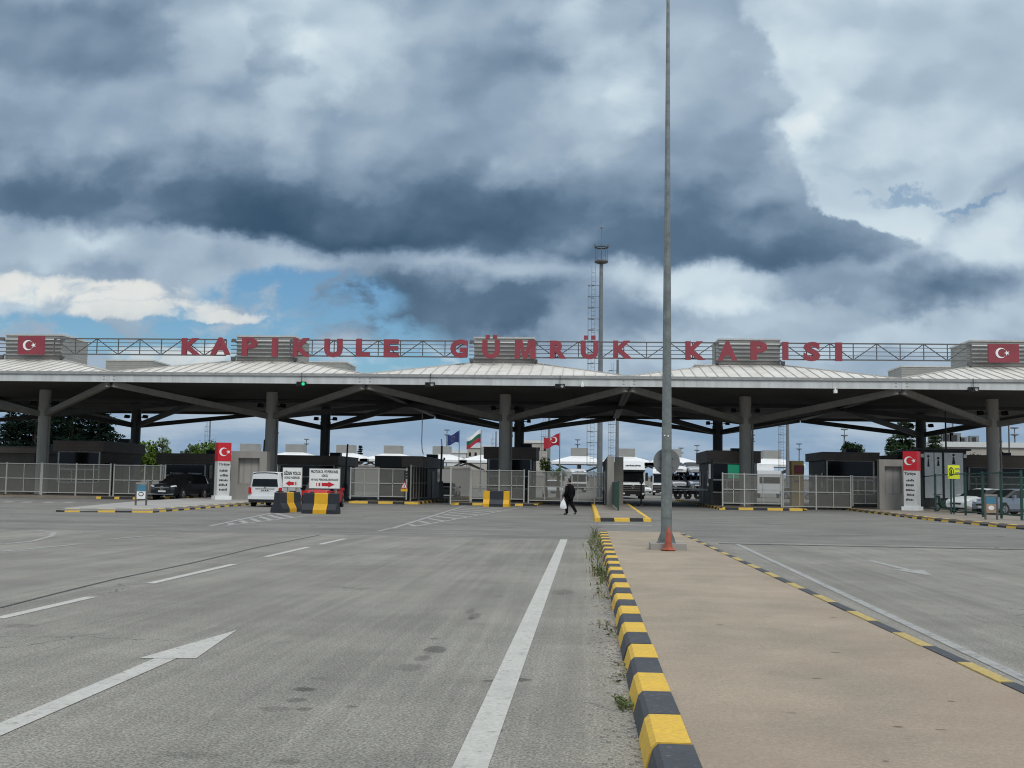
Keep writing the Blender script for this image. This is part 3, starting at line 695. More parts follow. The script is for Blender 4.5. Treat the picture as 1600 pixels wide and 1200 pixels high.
for ch, a, b, y0, y1 in LET:
    p0, p1 = A(a, y1, YT-.45), A(b, y0, YT-.45); wd, hg = p1.x-p0.x, A(a, y0, YT-.45).z-p0.z
    mb = MB()
    if ch == 'M':
        P = lambda x, z: Vector((p0.x+wd*x, p0.y, p0.z+hg*z)); sv_ = Vector((0, .22, 0))
        for a_, b_ in ((0, .25), (.75, 1)): mb.prism([P(a_, 0), P(b_, 0), P(b_, 1), P(a_, 1)], sv_)
        mb.prism([P(.251, 1), P(.251, .58), P(.41, 0), P(.499, 0), P(.499, .30), P(.36, 1)], sv_); mb.prism([P(.749, 1), P(.749, .58), P(.59, 0), P(.501, 0), P(.501, .30), P(.64, 1)], sv_)
    elif ch == 'I': mb.box(p0.x, p1.x, p0.y, p0.y+.22, p0.z, p0.z+hg)
    else: text_mb('U' if ch == 'Ü' else ch, p0+Vector((0, .22, 0)), (1, 0, 0), (0, 0, 1), wd, hg, .052, .22, mb)
    if ch == 'Ü':
        for q in (.18, .60): mb.box(p0.x+wd*q, p0.x+wd*(q+.24), p0.y, p0.y+.22, p0.z+hg+.08, p0.z+hg+.36)
    mb.build('letter', 'red', sg)
for (x0, x1, y0, y1, l) in ((27, 69, 525, 553.5, 'red panel with white crescent and star on the lantern above the conifers'), (1545, 1592, 537, 566, 'red panel with white crescent and star on the lantern above the parked cars')):
    p0, p1 = A(x0, y1, YT-.35), A(x1, y0, YT-.35); p1.z = A(x0, y0, YT-.35).z
    t = thing('crescent_board', l, 'emblem', (p0.x, p0.y, p0.z), 'crescent and star panels')
    MB().box(p0.x, p1.x, p0.y, p0.y+.2, p0.z, p1.z).build('panel', 'red', t)
    crescent(MB(), ((p0.x*.60+p1.x*.40), p0.y-.003, (p0.z+p1.z)/2), (1, 0, 0), (0, 0, 1), (p1.z-p0.z)*.56, .03).build('emblem', 'white', t)
# lane signals hung on the fascia
for (x, y, lit, l) in ((471, 600, True, 'lane signal on the fascia with its green lamp lit'), (672, 601, False, 'unlit lane signal on the fascia above the EU flag'), (875, 603.5, False, 'unlit lane signal on the fascia above the person'), (1521, 608.5, False, 'unlit lane signal on the fascia near the parked cars')):
    p = A(x, y, 74.0)
    t = thing('lane_signal', l, 'traffic light', (p.x, p.y, p.z), 'lane signals on the canopy edge')
    MB().box(p.x-.32, p.x+.32, p.y-.1, p.y+.12, p.z-.15, p.z+.15).build('housing', 'black', t)
    MB().bar((p.x, p.y+.02, p.z+.15), (p.x, p.y+.02, p.z+.75), .03, .03).build('hanger', 'black', t)
    for k, sx in enumerate((-.15, .15)):
        MB().lathe((p.x+sx, p.y-.1, p.z), [(.10, 0), (.10, -.06), (.09, -.06), (.075, -.01), (0.0, -.01)], 14, 'Y').build('lamp', 'bulb' if (lit and k) else ('lens' if k else 'black'), t, True)
for (x, y, l) in ((910, 601, 'small grey camera box on the fascia edge near the tall lattice mast'), (1305, 611, 'small grey camera box on the fascia edge over the rear booth')):
    p = A(x, y, 74.1); t = thing('security_camera', l, 'camera', tuple(p))
    MB().box(p.x-.1, p.x+.1, p.y-.2, p.y+.15, p.z-.14, p.z+.08).build('body', 'offw', t); MB().bar((p.x, p.y, p.z+.08), (p.x, p.y+.1, p.z+.3), .05, .05).build('bracket', 'frame', t)

# ------------------------------------------------------------------ booths
def booth(x0, x1, y0, y1, zt, label, fas=.75, ov=.0, win=True, wl=1.1, side=1, screen=False, led=None):
    t = thing('booth', label, 'booth', ((x0+x1)/2, (y0+y1)/2, .147), 'brown clad booths under the canopies')
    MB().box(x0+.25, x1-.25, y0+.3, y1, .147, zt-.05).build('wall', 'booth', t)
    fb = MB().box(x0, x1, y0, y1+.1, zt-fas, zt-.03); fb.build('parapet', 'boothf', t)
    MB().box(x0-.03, x1+.03, y0-.03, y1+.13, zt-.03, zt+.03).build('roof', 'steeld', t)
    if win:
        a, b, z0, z1 = x0+.45, x1-.45, wl, zt-fas-.05; yw = y0+.3
        wn = MB().box(a, b, yw-.03, yw+.02, z0, z1).build('window', 'glass', t)
        f = MB(); q = .11; zm = z0+(z1-z0)*.42
        f.box(a-q, a, yw-.08, yw-.005, z0, z1+.1); f.box(b, b+q, yw-.08, yw-.005, z0, z1+.1)
        f.box(a, b, yw-.08, yw-.005, z1, z1+.1); f.box(a, b, yw-.08, yw-.032, zm-.05, zm+.05); f.box(a, b, yw-.08, yw-.005, z0-.08, z0)
        for k in (1, 2): xm = a+(b-a)*k/3; f.box(xm-.04, xm+.04, yw-.075, yw-.032, z0, zm-.05)
        f.build('frame', 'frame', wn)
        if screen: MB().box(a+(b-a)*.36, a+(b-a)*.82, yw-.06, yw-.032, zm+.12, z1-.08).build('display', 'screen', t)
    xs = x1-.25 if side > 0 else x0+.25; s = side
    for k, (f0, f1) in enumerate(((.12, .24), (.55, .62), (.80, .93))):
        ya, yb = y0+(y1-y0)*f0, y0+(y1-y0)*f1
        if k == 1:
            d = MB().box(xs-.02, xs+s*.04, ya, yb+.5, .16, 2.35).build('door', 'steeld', t); MB().box(xs+s*.04, xs+s*.1, ya+.1, ya+.16, 1.1, 1.25).build('handle', 'frame', d)
        else: MB().box(xs-.02, xs+s*.04, ya, yb, 1.5, 2.6).build('side_window', 'glass', t)
    MB().box((x0+x1)/2+.6, (x0+x1)/2+1.5, y1-2.2, y1-1.4, zt+.03, zt+.42).build('air_conditioner', 'black', t)
    if led: MB().box(led[0], led[1], y0-.12, y0-.003, zt-fas-.02, zt-.04).build('led_board', 'black', t)
    return t
def bz(x, y, Y): return AZ(x, y, Y)
booth(AX(-60, 90), AX(54, 90), 90, 98, bz(20, 698, 90), 'long brown booth half hidden behind the outermost column', .5, win=False)
booth(AX(80, 86), AX(159.5, 86), 86, 94.3, bz(120, 689, 86), 'brown booth with a wide white framed window below the conifers', .82)
booth(AX(243, 90), AX(326, 90), 90, 96, bz(290, 709, 90), 'low brown booth standing behind the black car', .85)
booth(AX(428, 92), AX(528, 92), 92, 100, bz(480, 712, 92), 'brown booth behind the two white arrow signs', .75)
booth(AX(585, 84), AX(660, 84), 84, 96.5, bz(625, 713, 84), 'dark booth with a black display board beside the open gate', .78, win=False, led=(AX(585.5, 84), AX(626, 84)))
booth(AX(755, 88), AX(837, 88), 88, 94, bz(795, 699, 88), 'brown booth with white window frame right behind the central column', .9)
booth(AX(1105, 84), AX(1189, 84), 84, 92.5, bz(1150, 705, 84), 'brown booth with a green display in its window', .85, side=-1, screen=True)
booth(AX(1285, 86), AX(1375, 86), 86, 92.5, bz(1320, 707, 86), 'dark booth between the yellow kiosk and the restroom panels', .6, side=-1)
booth(AX(1508, 88), AX(1680, 88), 88, 96, bz(1560, 712, 88), 'long dark booth behind the parked cars', .9, side=-1)

# ------------------------------------------------------------------ walls, portals, small structures
def portal(x0, x1, Y, ztop, label, dep=.8, edge=.55):
    t = thing('gate_portal', label, 'portal', ((x0+x1)/2, Y, 0.147))
    f = MB().box(x0, x0+edge, Y, Y+dep, .1, ztop); f.box(x1-edge, x1, Y, Y+dep, .1, ztop); f.box(x0+edge, x1-edge, Y, Y+dep, ztop-.45, ztop); f.box(x0+edge, x1-edge, Y, Y+dep, .1, 1.1)
    f.build('frame', 'conc', t)
    MB().box(x0+edge, x1-edge, Y+dep*.5, Y+dep*.6, 1.1, ztop-.45).build('shutter', 'curtain', t)
    s = MB()
    s.box(x0+edge, x1-edge, Y+.05, Y+.3, 1.1, 1.22); s.build('sill', 'steel', t)
    return t
portal(AX(360, 75.5), AX(416, 75.5), 75.5, AZ(380, 705, 75.5), 'concrete portal with a grey shutter beside the red totem and white van', .8, .5)
portal(AX(1374, 76.5), AX(1418, 76.5), 76.5, AZ(1400, 718, 76.5), 'concrete portal with a ribbed grey shutter beside the white totem', .6, .35)
t = thing('concrete_wall', 'tall slim concrete wall end on the median beside the truck', 'wall', (1.2, 84, .147))
MB().box(AX(949, 74.6), AX(959.5, 74.6), 74.6, 96, .1, AZ(953, 713, 74.6)).build('wall', 'conc', t)
MB().box(AX(960, 80), AX(974, 80), 80, 80.25, .1, AZ(966, 714, 80)).build('panel', 'steel', t)
gl = thing('gate_leaf', 'dark green sheet metal gate leaf standing open on the median', 'gate', (1.5, 70, .147))
p, q = G(966, 802), G(956, 790); zt = AZ(964, 753, p.y)
MB().bar((p.x, p.y, (zt+.25)/2), (q.x-.1, q.y+5, (zt+.25)/2), .06, zt-.25).build('sheet', 'greens', gl)
MB().tube((p.x, p.y, .147), (p.x, p.y, zt+.05), .05, .05, 8).build('post', 'green', gl)
# restroom panels
t = thing('restroom_cabin', 'cabin with white restroom panels and pictograms behind the white totem', 'cabin', (26, 86, .147))
x0, x1, Y = AX(1440, 82), AX(1511, 82), 82; zt = AZ(1470, 704, Y)
MB().box(x0, x1, Y+.05, Y+6, .147, zt).build('wall', 'hut', t)
MB().box(x0-.2, x1+.25, Y-.25, Y+6.2, zt, zt+.14).build('roof', 'black', t)
for a, b in ((1445, 1459), (1460.5, 1472), (1476, 1505)):
    MB().box(AX(a, Y), AX(b, Y), Y-.04, Y+.045, .9, zt-.15).build('panel', 'offw', t)
pic = MB(); yq = Y-.045
for (a, y0, y1, wd) in ((1450.5, 713, 729, 3.2), (1466, 716, 728, 4), (1490, 711, 725, 5)):
    p0 = A(a-wd/2, y1, yq); p1 = A(a+wd/2, y0, yq); pic.quad((p0.x, yq, p0.z), (p1.x, yq, p0.z), (p1.x*.7+p0.x*.3, yq, p1.z-.12), (p1.x*.3+p0.x*.7, yq, p1.z-.12))
    pic.prism([(p0.x*.5+p1.x*.5+.09*math.cos(k), yq, p1.z+.0+.09*math.sin(k)) for k in [i*.785 for i in range(8)]], (0, -.004, 0))
pic.build('pictogram', 'letter', t)
for a in (1441, 1508):
    MB().box(AX(a, Y)-.1, AX(a, Y)+.1, Y-.15, Y-.05, zt-.5, zt-.25).build('lamp', 'offw', t)
t = thing('grey_shed', 'low shed with a sloping grey roof behind the portal', 'shed', (22, 90, .147))
x0, x1 = AX(1340, 90), AX(1435, 90); zt = AZ(1400, 712, 90)
MB().box(x0, x1, 90, 96, .147, zt-.3).build('wall', 'hut', t)
MB().prism([(x0-.2, 89.6, zt-.3), (x1+.1, 89.6, zt-.3), (x1+.1, 89.6, zt+.25), (x0-.2, 89.6, zt-.2)], (0, 6.6, 0)).build('roof', 'steel', t)
# yellow kiosk
p = G(1246, 788); t = thing('cash_kiosk', 'tall yellow kiosk panel with a red square behind the fence', 'kiosk', (15.2, 82, .147)); Y = 82
MB().box(AX(1237, Y), AX(1256, Y), Y, Y+.9, .147, AZ(1245, 720, Y)).build('body', 'atm', t)
MB().box(AX(1241, Y), AX(1256.3, Y), Y-.06, Y-.003, AZ(1248, 740, Y), AZ(1248, 727, Y)).build('red_panel', 'red', t)
MB().box(AX(1241, Y), AX(1249, Y), Y-.03, Y-.003, AZ(1245, 754, Y), AZ(1245, 750, Y)).build('marking', 'red', t)

# ------------------------------------------------------------------ fences
def fence(name, label, cat, pts, zt, zb, posts=None, mid=True, sub=2, mesh='fmesh', fr='fpost', thick=.09):
    """mesh panels between posts that stand at pts (x, y)"""
    t = thing(name, label, cat, (pts[0][0], pts[0][1], zb))
    for i, (x, y) in enumerate(pts): MB().box(x-thick/2, x+thick/2, y-thick/2, y+thick/2, zb-.18, zt+.06).build('post', fr, t)
    rl, ms = MB(), MB()
    for (xa, ya), (xb, yb) in zip(pts, pts[1:]):
        a, b = Vector((xa, ya, 0)), Vector((xb, yb, 0)); d = (b-a).normalized(); a, b = a+d*thick*.52, b-d*thick*.52
        for z in ((zt-.03, zb+.03, (zt+zb)/2-.05) if mid else (zt-.03, zb+.03)): rl.bar(a+Vector((0, 0, z)), b+Vector((0, 0, z)), .045, .06)
        for k in range(1, sub): c = a.lerp(b, k/sub); rl.bar(c+Vector((0, 0, zb+.06)), c+Vector((0, 0, zt-.06)), .045, .045, upv=(1, 0, 0))
        n = Vector((-d.y, d.x, 0))*.03
        ms.quad(a+n+Vector((0, 0, zb)), b+n+Vector((0, 0, zb)), b+n+Vector((0, 0, zt)), a+n+Vector((0, 0, zt)))
    rl.build('rail', fr, t); ms.build('mesh_panel', mesh, t)
    return t
def fpx(xs, Y, Y2=None):
    Y2 = Y if Y2 is None else Y2; n = len(xs)
    return [(AX(x, Y+(Y2-Y)*i/max(1, n-1)), Y+(Y2-Y)*i/max(1, n-1)) for i, x in enumerate(xs)]
YF = 79.2
fence('fence', 'pale mesh fence at the edge of the photo in front of the outermost column', 'fence', fpx((-55, 10, 64), YF), 2.42, .36, sub=2)
fence('mesh_gate', 'pale double mesh gate in front of the booth with the wide window', 'gate', fpx((66, 119, 172.5), YF), 2.42, .32)
fence('fence', 'pale mesh fence panel between the double gate and the black car', 'fence', fpx((178, 226, 251, 258), YF), 2.40, .32, sub=2)
fence('fence', 'pale mesh fence with a thick corner post behind the triangular warning sign', 'fence', fpx((548, 592, 635.5), 78.5), 2.40, .42)
fence('mesh_gate', 'dark mesh gate leaf folded back beside the dark booth', 'gate', [(AX(642, 78.3), 78.3), (AX(655, 82), 82), (AX(668, 86), 86)], 2.62, .3, sub=3, mesh='hdr', fr='steel')
fence('mesh_gate', 'pale mesh gate leaf swung open towards us beside the silver sedan', 'gate', [(AX(704.5, 74.5), 74.5), (AX(735, 78.6), 78.6)], 2.46, .25, sub=1, mid=False)
fence('fence', 'pale mesh fence around the central column behind the lone barrier', 'fence', fpx((737, 780, 819), 78.6), 2.40, .38)
fence('mesh_gate', 'wide pale mesh gate closing the lane behind the person', 'gate', fpx((826, 877, 929, 945), 78.6), 2.36, .32)
fence('fence', 'pale mesh fence in front of the booth with the green display', 'fence', fpx((1129, 1163, 1221), 77.4), 2.38, .36)
fence('mesh_gate', 'pale sliding mesh gate below the yellow kiosk', 'gate', fpx((1223.5, 1275, 1329), 78.4, 79), 2.33, .18)
fence('mesh_gate', 'small pale mesh gate next to the concrete portal', 'gate', fpx((1332, 1371), 79.6), 2.33, .45)
fence('fence', 'pale mesh fence behind the parked cars', 'fence', fpx((1513, 1537, 1565, 1640), 84), 2.5, .3)
gp = [(AX(1418+30*i+8, 76), 0) for i in range(2)]
gpts = []
for (x, y) in ((1462, 800), (1509, 806), (1536, 808.5), (1565, 811), (1597, 814)):
    g = G(x, y, .147); gpts.append((g.x, g.y))
fence('fence', 'dark green wire fence in front of the parked cars', 'fence', gpts, 2.42, .35, sub=1, mid=False, mesh='gmesh', fr='green', thick=.10)
fence('fence', 'fine green wire fence panel beside the white totem', 'fence', [(AX(1440, 80), 80), gpts[0]], 2.4, .35, sub=1, mid=False, mesh='gmesh', fr='green', thick=.08)

# ------------------------------------------------------------------ signs, barriers, posts
def jersey(label, p0, p1, pattern, H_=.95, wb=.30):
    p0, p1 = Vector((p0[0], p0[1], 0)), Vector((p1[0], p1[1], 0)); d = (p1-p0).normalized(); n = Vector((d.y, -d.x, 0))
    t = thing('road_barrier', label, 'barrier', tuple((p0+p1)/2), 'black and yellow plastic road barriers')
    prof = [(-wb, 0), (-wb, .18), (-wb*.52, .46), (-wb*.44, H_-.02), (-wb*.36, H_), (wb*.36, H_), (wb*.44, H_-.02), (wb*.52, .46), (wb, .18), (wb, 0)]
    L = (p1-p0).length; s = 0
    mb = MB()
    for (m, fr) in pattern:
        a, b = p0+d*(s+.008), p0+d*(s+L*fr-.008); s += L*fr
        mb.prism([a+n*x+Vector((0, 0, z)) for x, z in prof], b-a, 0 if m == 'k' else 1)
    mb.build('shell', ['barb', 'bary'], t)
    f = MB()
    for fr in (.2, .8): c = p0+d*L*fr; f.bar(c-n*wb*.8+Vector((0, 0, H_+.03)), c+n*wb*.3+Vector((0, 0, H_+.03)), .05, .05)
    f.build('peg', 'barb', t)
b1 = G(432, 801.5), G(466, 800); b2 = G(468, 802), G(531, 803)
jersey('black barrier with one slanting yellow band below the departing passenger sign', (b1[0].x, b1[0].y), (b1[1].x-.28, b1[1].y+.9), (('k', .33), ('y', .34), ('k', .33)))
jersey('black barrier with a broad yellow band below the staff entrance sign', (b2[0].x+.2, b2[0].y), (b2[1].x, b2[0].y-.3), (('k', .33), ('y', .4), ('k', .27)))
jersey('lone barrier with yellow ends and a black middle before the central fence', (G(753, 792).x, 72.5), (G(797, 792).x, 72.3), (('y', .25), ('k', .52), ('y', .23)), 1.0)
MB_ = one(MB().box(b2[0].x-.02, b2[0].x+.08, b2[0].y+.9, b2[0].y+1.0, 0, .92), 'marker_post', 'bary', 'slim yellow post standing between the two joined barriers', 'post')
def board(label, x0, x1, y0, y1, Y, rows, arrow, legs):
    p0, p1 = A(x0, y1, Y), A(x1, y0, Y); p1.z = A(x0, y0, Y).z; wd, hg = p1.x-p0.x, p1.z-p0.z
    t = thing('direction_sign', label, 'sign', ((p0.x+p1.x)/2, Y, 0), 'white direction boards behind the barriers')
    MB().box(p0.x, p1.x, Y, Y+.04, p0.z, p1.z).build('board', 'white', t)
    fr = MB()
    for a, b, c, d in ((p0.x-.02, p0.x, p0.z, p1.z), (p1.x, p1.x+.02, p0.z, p1.z), (p0.x-.02, p1.x+.02, p1.z, p1.z+.02), (p0.x-.02, p1.x+.02, p0.z-.02, p0.z)): fr.box(a, b, Y-.01, Y+.05, c, d)
    fr.build('frame', 'steel', t)
    for (s, fx, fw, fz, fh, bold) in rows:
        text_mb(s, (p0.x+wd*fx, Y-.001, p0.z+hg*fz), (1, 0, 0), (0, 0, 1), wd*fw, hg*fh, bold, .004).build('lettering', 'letter', t)
    ar = MB(); az = p0.z+hg*.19; dr = arrow; c = p0.x+wd*(.5); k = wd*.5
    def px(a): return c+dr*a
    ya = Y-.006
    aw = min(wd, 1.75)/1.75
    ar.quad((px(.60*aw), ya, az), (px(.22*aw), ya, az+.14), (px(.22*aw), ya, az-.14))
    ar.quad((px(.2195*aw), ya, az+.08), (px(-.16*aw), ya, az+.08), (px(-.16*aw), ya, az-.08), (px(.2195*aw), ya, az-.08))
    for a, b in ((-.24, -.34), (-.42, -.47)): ar.quad((px(a*aw), ya, az+.08), (px(b*aw), ya, az+.08), (px(b*aw), ya, az-.08), (px(a*aw), ya, az-.08))
    ar.build('arrow', 'redbright', t)
    for lx in legs: MB().box(p0.x+wd*lx-.025, p0.x+wd*lx+.025, Y+.045, Y+.09, 0, p0.z+.3).build('leg', 'steel', t)
board('white board reading GİDEN YOLCU with a red arrow to the left', 441.5, 472, 730.5, 761, 54.6, (('GİDEN YOLCU', .05, .90, .62, .24, .04), ('GOING PASSENGER', .08, .82, .43, .12, .03)), -1, (.25, .7))
board('white board reading PROTOKOL VE PERSONEL GİRİŞ with a red arrow to the right', 483, 531.5, 732, 762.5, 54.8, (('PROTOKOL VE PERSONEL', .05, .90, .77, .15, .035), ('GİRİŞ', .40, .20, .56, .17, .035), ('VIP AND PERSONEL ENTRANCE', .05, .90, .38, .11, .03)), 1, (.12, .88))

def totem(label, base, ang, words, hs):
    """four sided slab with a red head; ang turns its broad face"""
    t = thing('totem_sign', label, 'sign', tuple(base), 'red and white welcome totems')
    Rm = Matrix.Rotation(ang, 3, 'Z'); b = Vector(base); w2, d2 = .42, .42
    def q(x, y, z): return b+Rm @ Vector((x, y, z))
    def bx(w2, d2, z0, z1): return MB().prism([q(-w2, -d2, z0), q(w2, -d2, z0), q(w2, d2, z0), q(-w2, d2, z0)], (0, 0, z1-z0))
    hw = hs*.675
    bx(w2+.12, d2+.12, 0, .25).build('plinth', 'white', t)
    bx(w2, d2, .25, hw).build('body', 'totem', t); bx(w2+.02, d2+.02, hw, hs).build('head', 'redbright', t)
    r = Rm @ Vector((1, 0, 0))
    crescent(MB(), q(-.07, -d2-.022, (hw+hs)/2), r, (0, 0, 1), .56, .02).build('emblem', 'white', t)
    lt = text_mb('Türkiye', q(-.36, -d2-.002, hw-.34), r, (0, 0, 1), .72, .22, .03, .004)
    rows = MB(); rr = random.Random(words)
    for i in range(5):
        z = hw-.70-i*.31; x = -.25+rr.uniform(-.06, .05)
        while x < .16+rr.uniform(-.02, .08):
            l = rr.uniform(.045, .09); h = rr.choice((.09, .12, .12, .15))
            rows.quad(q(x, -d2-.004, z), q(x+l, -d2-.004, z), q(x+l, -d2-.004, z+h), q(x, -d2-.004, z+h)); x += l+.02
    lt.build('lettering', 'letter', t); rows.build('small_print', 'letter', t)
    return t
tl = G(347, 781, .147); totem('red topped white totem with a crescent beside the white van', (AX(347, 73.8), 73.8, .147), R(31), 3, 3.75)
tr = G(1427, 796, .147); totem('red topped white totem with a crescent beside the restroom cabin', (AX(1425, 75), 75, .147), R(-31), 5, 3.80)
def stand(label, p, top, m2, rz, ht=1.15):
    t = thing('poster_stand', label, 'sign', (p.x, p.y, .147), 'small two legged poster stands'); z = .147; w2 = .27
    for sx in (-1, 1): MB().box(p.x+sx*w2-.04, p.x+sx*w2+.04, p.y-.03, p.y+.03, z, z+ht).build('leg', 'steeld', t)
    MB().box(p.x-w2+.045, p.x+w2-.045, p.y-.025, p.y+.025, z+.32, z+ht-.18).build('poster', m2, t)
    MB().box(p.x-w2+.045, p.x+w2-.045, p.y-.03, p.y+.03, z+ht-.45, z+ht-.12).build('header', top, t)
    MB().box(p.x-w2, p.x+w2, p.y-.035, p.y+.035, z+ht-.10, z+ht).build('top_bar', 'steel', t)
    MB().prism([(p.x+.14*math.cos(k*.5236), p.y-.028, z+.56+.11*math.sin(k*.5236)) for k in range(12)], (0, -.004, 0)).build('picture', 'letter' if m2 == 'white' else 'offw', t)
    if m2 == 'white': MB().prism([(p.x+.10*math.cos(k*.5236), p.y-.034, z+.56+.07*math.sin(k*.5236)) for k in range(12)], (0, -.004, 0)).build('picture', 'white', t)
stand('small stand with a blue and white poster on the pavement by the black car', G(220, 789.5, .147), 'teal', 'white', 0)
stand('small stand with a blue topped brown poster before the silver car', G(1549, 812, .147), 'teal', 'brick', 0, 1.2)
# warning triangle with a yellow plate
p = G(632, 787); t = thing('warning_sign', 'red edged warning triangle above a yellow plate at the open gate', 'road sign', (p.x, 73.5, 0)); Y = 73.5
xc = AX(632, Y); MB().tube((xc, Y, 0), (xc, Y, AZ(632, 738, Y)), .03, .03, 8).build('pole', 'black', t)
zc = AZ(631, 763, Y); hh = AZ(631, 752, Y)-zc
MB().prism([(xc-.24, Y-.05, zc), (xc+.24, Y-.05, zc), (xc, Y-.05, zc+.46)], (0, .02, 0)).build('border', 'redbright', t)
MB().prism([(xc-.165, Y-.058, zc+.05), (xc+.165, Y-.058, zc+.05), (xc, Y-.058, zc+.36)], (0, .006, 0)).build('face', 'white', t)
MB().box(xc-.03, xc+.03, Y-.066, Y-.06, zc+.08, zc+.25).build('symbol', 'letter', t)
MB().box(xc-.22, xc+.22, Y-.05, Y-.03, zc-.20, zc-.03).build('plate', 'bary', t)
sgl = MB()
for k in range(3): sgl.box(xc-.02, xc+.24, Y-.08, Y+.02, zc+.62+k*.18, zc+.77+k*.18)
sgl.build('signal_head', 'black', t)
# fluorescent sign on green poles
t = thing('notice_board', 'fluorescent yellow notice on two green poles by the green fence', 'sign', (21.5, 72, .147)); Y = G(1486, 803, .147).y
for x in (1486, 1490.5): MB().tube((AX(x, Y), Y+.06, .147), (AX(x, Y), Y+.06, AZ(1488, 728, Y)), .05, .05, 8).build('pole', 'green', t)
p0, p1 = A(1481, 748, Y), A(1499, 727, Y)
MB().box(p0.x, p1.x, Y-.03, Y-.003, p0.z, p1.z).build('board', 'lime', t)
sy = MB(); cx_, cz_ = p0.x+.19, (p0.z+p1.z)/2+.02
for k in range(10):
    a, b = k*.6283, (k+1)*.6283; sy.quad(*[(cx_+r*.15*math.cos(s), Y-.034, cz_+r*.26*math.sin(s)) for r, s in ((1, a), (1, b), (.7, b), (.7, a))])
sy.box(cx_-.05, cx_+.04, Y-.036, Y-.032, cz_-.12, cz_+.12); sy.build('symbol', 'letter', t)
lt = MB()
for k, zz in enumerate((.16, .09, -.06, -.13)): lt.box(cx_+.2, cx_+.45+.05*(k % 2), Y-.036, Y-.032, cz_+zz, cz_+zz+.045)
lt.build('lettering', 'steel', t)
# upright barrier arms and the black cabinet
for (x, y0, y1, Y, l) in ((410, 687, 775, 90, 'raised boom barrier arm beside the second front column'), (540, 694, 775, 92, 'raised boom barrier arm beside the rear column and signs')):
    t = thing('boom_barrier', l, 'barrier', (AX(x, Y), Y, .147), 'boom barriers at the lanes')
    MB().box(AX(x, Y)-.2, AX(x, Y)+.2, Y-.2, Y+.2, .147, 1.2).build('cabinet', 'steeld', t)
    MB().bar((AX(x, Y), Y-.25, .9), (AX(x, Y)+.15, Y-.25, AZ(x, y0, Y)), .1, .12).build('arm', 'black', t)
t = thing('boom_barrier', 'raised boom barrier with a tall black cabinet at the open gate lane', 'barrier', (AX(688, 82), 82, 0), 'boom barriers at the lanes'); Y = 82
MB().box(AX(686.5, Y), AX(692, Y), Y, Y+.3, .147, AZ(690, 752, Y)).build('cabinet', 'black', t)
MB().bar((AX(689, Y), Y-.05, 1.5), (AX(689.5, Y), Y-.05, AZ(689, 697, Y)), .13, .13).build('arm', 'black', t)
MB().bar((AX(689.5, Y), Y-.05, AZ(689, 697, Y)), (AX(688.5, Y), Y-.05, AZ(688, 686, Y)), .08, .08).build('arm_tip', 'frame', t)
MB().box(AX(692, Y), AX(694.5, Y), Y, Y+.2, AZ(693, 719, Y), AZ(693, 715, Y)).build('lamp', 'black', t)
t = thing('boom_barrier', 'lowered white boom barrier across the truck exit lane', 'barrier', (10, 86, 0), 'boom barriers at the lanes'); Y = 86
MB().box(AX(1106, Y), AX(1114, Y), Y-.2, Y+.2, .147, 1.3).build('cabinet', 'cdark', t)
MB().bar((AX(1050, Y), Y-.25, AZ(1060, 762, Y)), (AX(1114, Y), Y-.25, AZ(1114, 766, Y)), .09, .12).build('arm', 'frame', t)
t = thing('lane_post', 'tall black post at the corner of the booth with the green display', 'post', (AX(1112, 80), 80, .147))
MB().box(AX(1111, 80), AX(1114, 80), 80, 80.12, .147, AZ(1112, 718, 80)).build('post', 'black', t)
MB().box(AX(1107.5, 80), AX(1110.5, 80), 80.02, 80.2, AZ(1109, 748, 80), AZ(1109, 725, 80)).build('reader', 'frame', t)
t = thing('lane_post', 'short dark post with a round foot beside the truck', 'post', (AX(1002, 82), 82, 0)); Y = 82
MB().tube((AX(1002, Y), Y, .05), (AX(1002, Y), Y, 1.9), .07, .05, 8).build('post', 'black', t); MB().tube((AX(1002, Y), Y, 0), (AX(1002, Y), Y, .1), .3, .25, 14).build('foot', 'black', t)
MB().box(AX(1002, Y)-.12, AX(1002, Y)+.12, Y-.1, Y+.1, 1.6, 2.0).build('head', 'black', t)
one(MB().box(AX(942, 77), AX(944.5, 77), 77, 77.2, .147, 1.1), 'bollard', 'black', 'short black bollard at the foot of the concrete wall', 'bollard')
t = thing('hanging_wire', 'thin pale cable hanging from the canopy edge onto the dark booth', 'cable'); Y = 92
pts = [A(660, 646, Y), A(659.5, 670, Y), A(659, 690, Y), A(659.6, 703, Y), A(661.5, 710, Y)]
mb = MB()
for a, b in zip(pts, pts[1:]): mb.tube(a, b, .035, .035, 6)
t.location = pts[-1]; mb.build('cable', 'frame', t)

# ------------------------------------------------------------------ lamp post in the median, cone, weeds
YP = 25.8
lp = Vector((AX(1041.5, YP), YP, .147))
t = thing('lamp_post', 'tall tapering galvanised lamp post on the median with a round sign', 'lamp post', tuple(lp))
MB().box(lp.x-.37, lp.x+.42, lp.y-.40, lp.y+.40, .10, .285).build('footing', 'conc', t)
MB().box(lp.x-.20, lp.x+.20, lp.y-.20, lp.y+.20, .285, .315).build('flange', 'galv', t)
ri = MB()
for k in range(4):
    a = k*math.pi/2; d = Vector((math.cos(a), math.sin(a), 0)); n = Vector((-d.y, d.x, 0))*.008
    ri.prism([lp+d*.115+Vector((0, 0, .168))-n, lp+d*.19+Vector((0, 0, .168))-n, lp+d*.19+Vector((0, 0, .22))-n, lp+d*.115+Vector((0, 0, .40))-n], n*2)
    ri.tube(lp+d*.165+n*14+Vector((0, 0, .168)), lp+d*.165+n*14+Vector((0, 0, .24)), .016, .016, 6)
ri.build('rib', 'galv', t)
def pr(z): return .127-(z-.2)*.0070
zj = AZ(1042, 412, YP)-.147
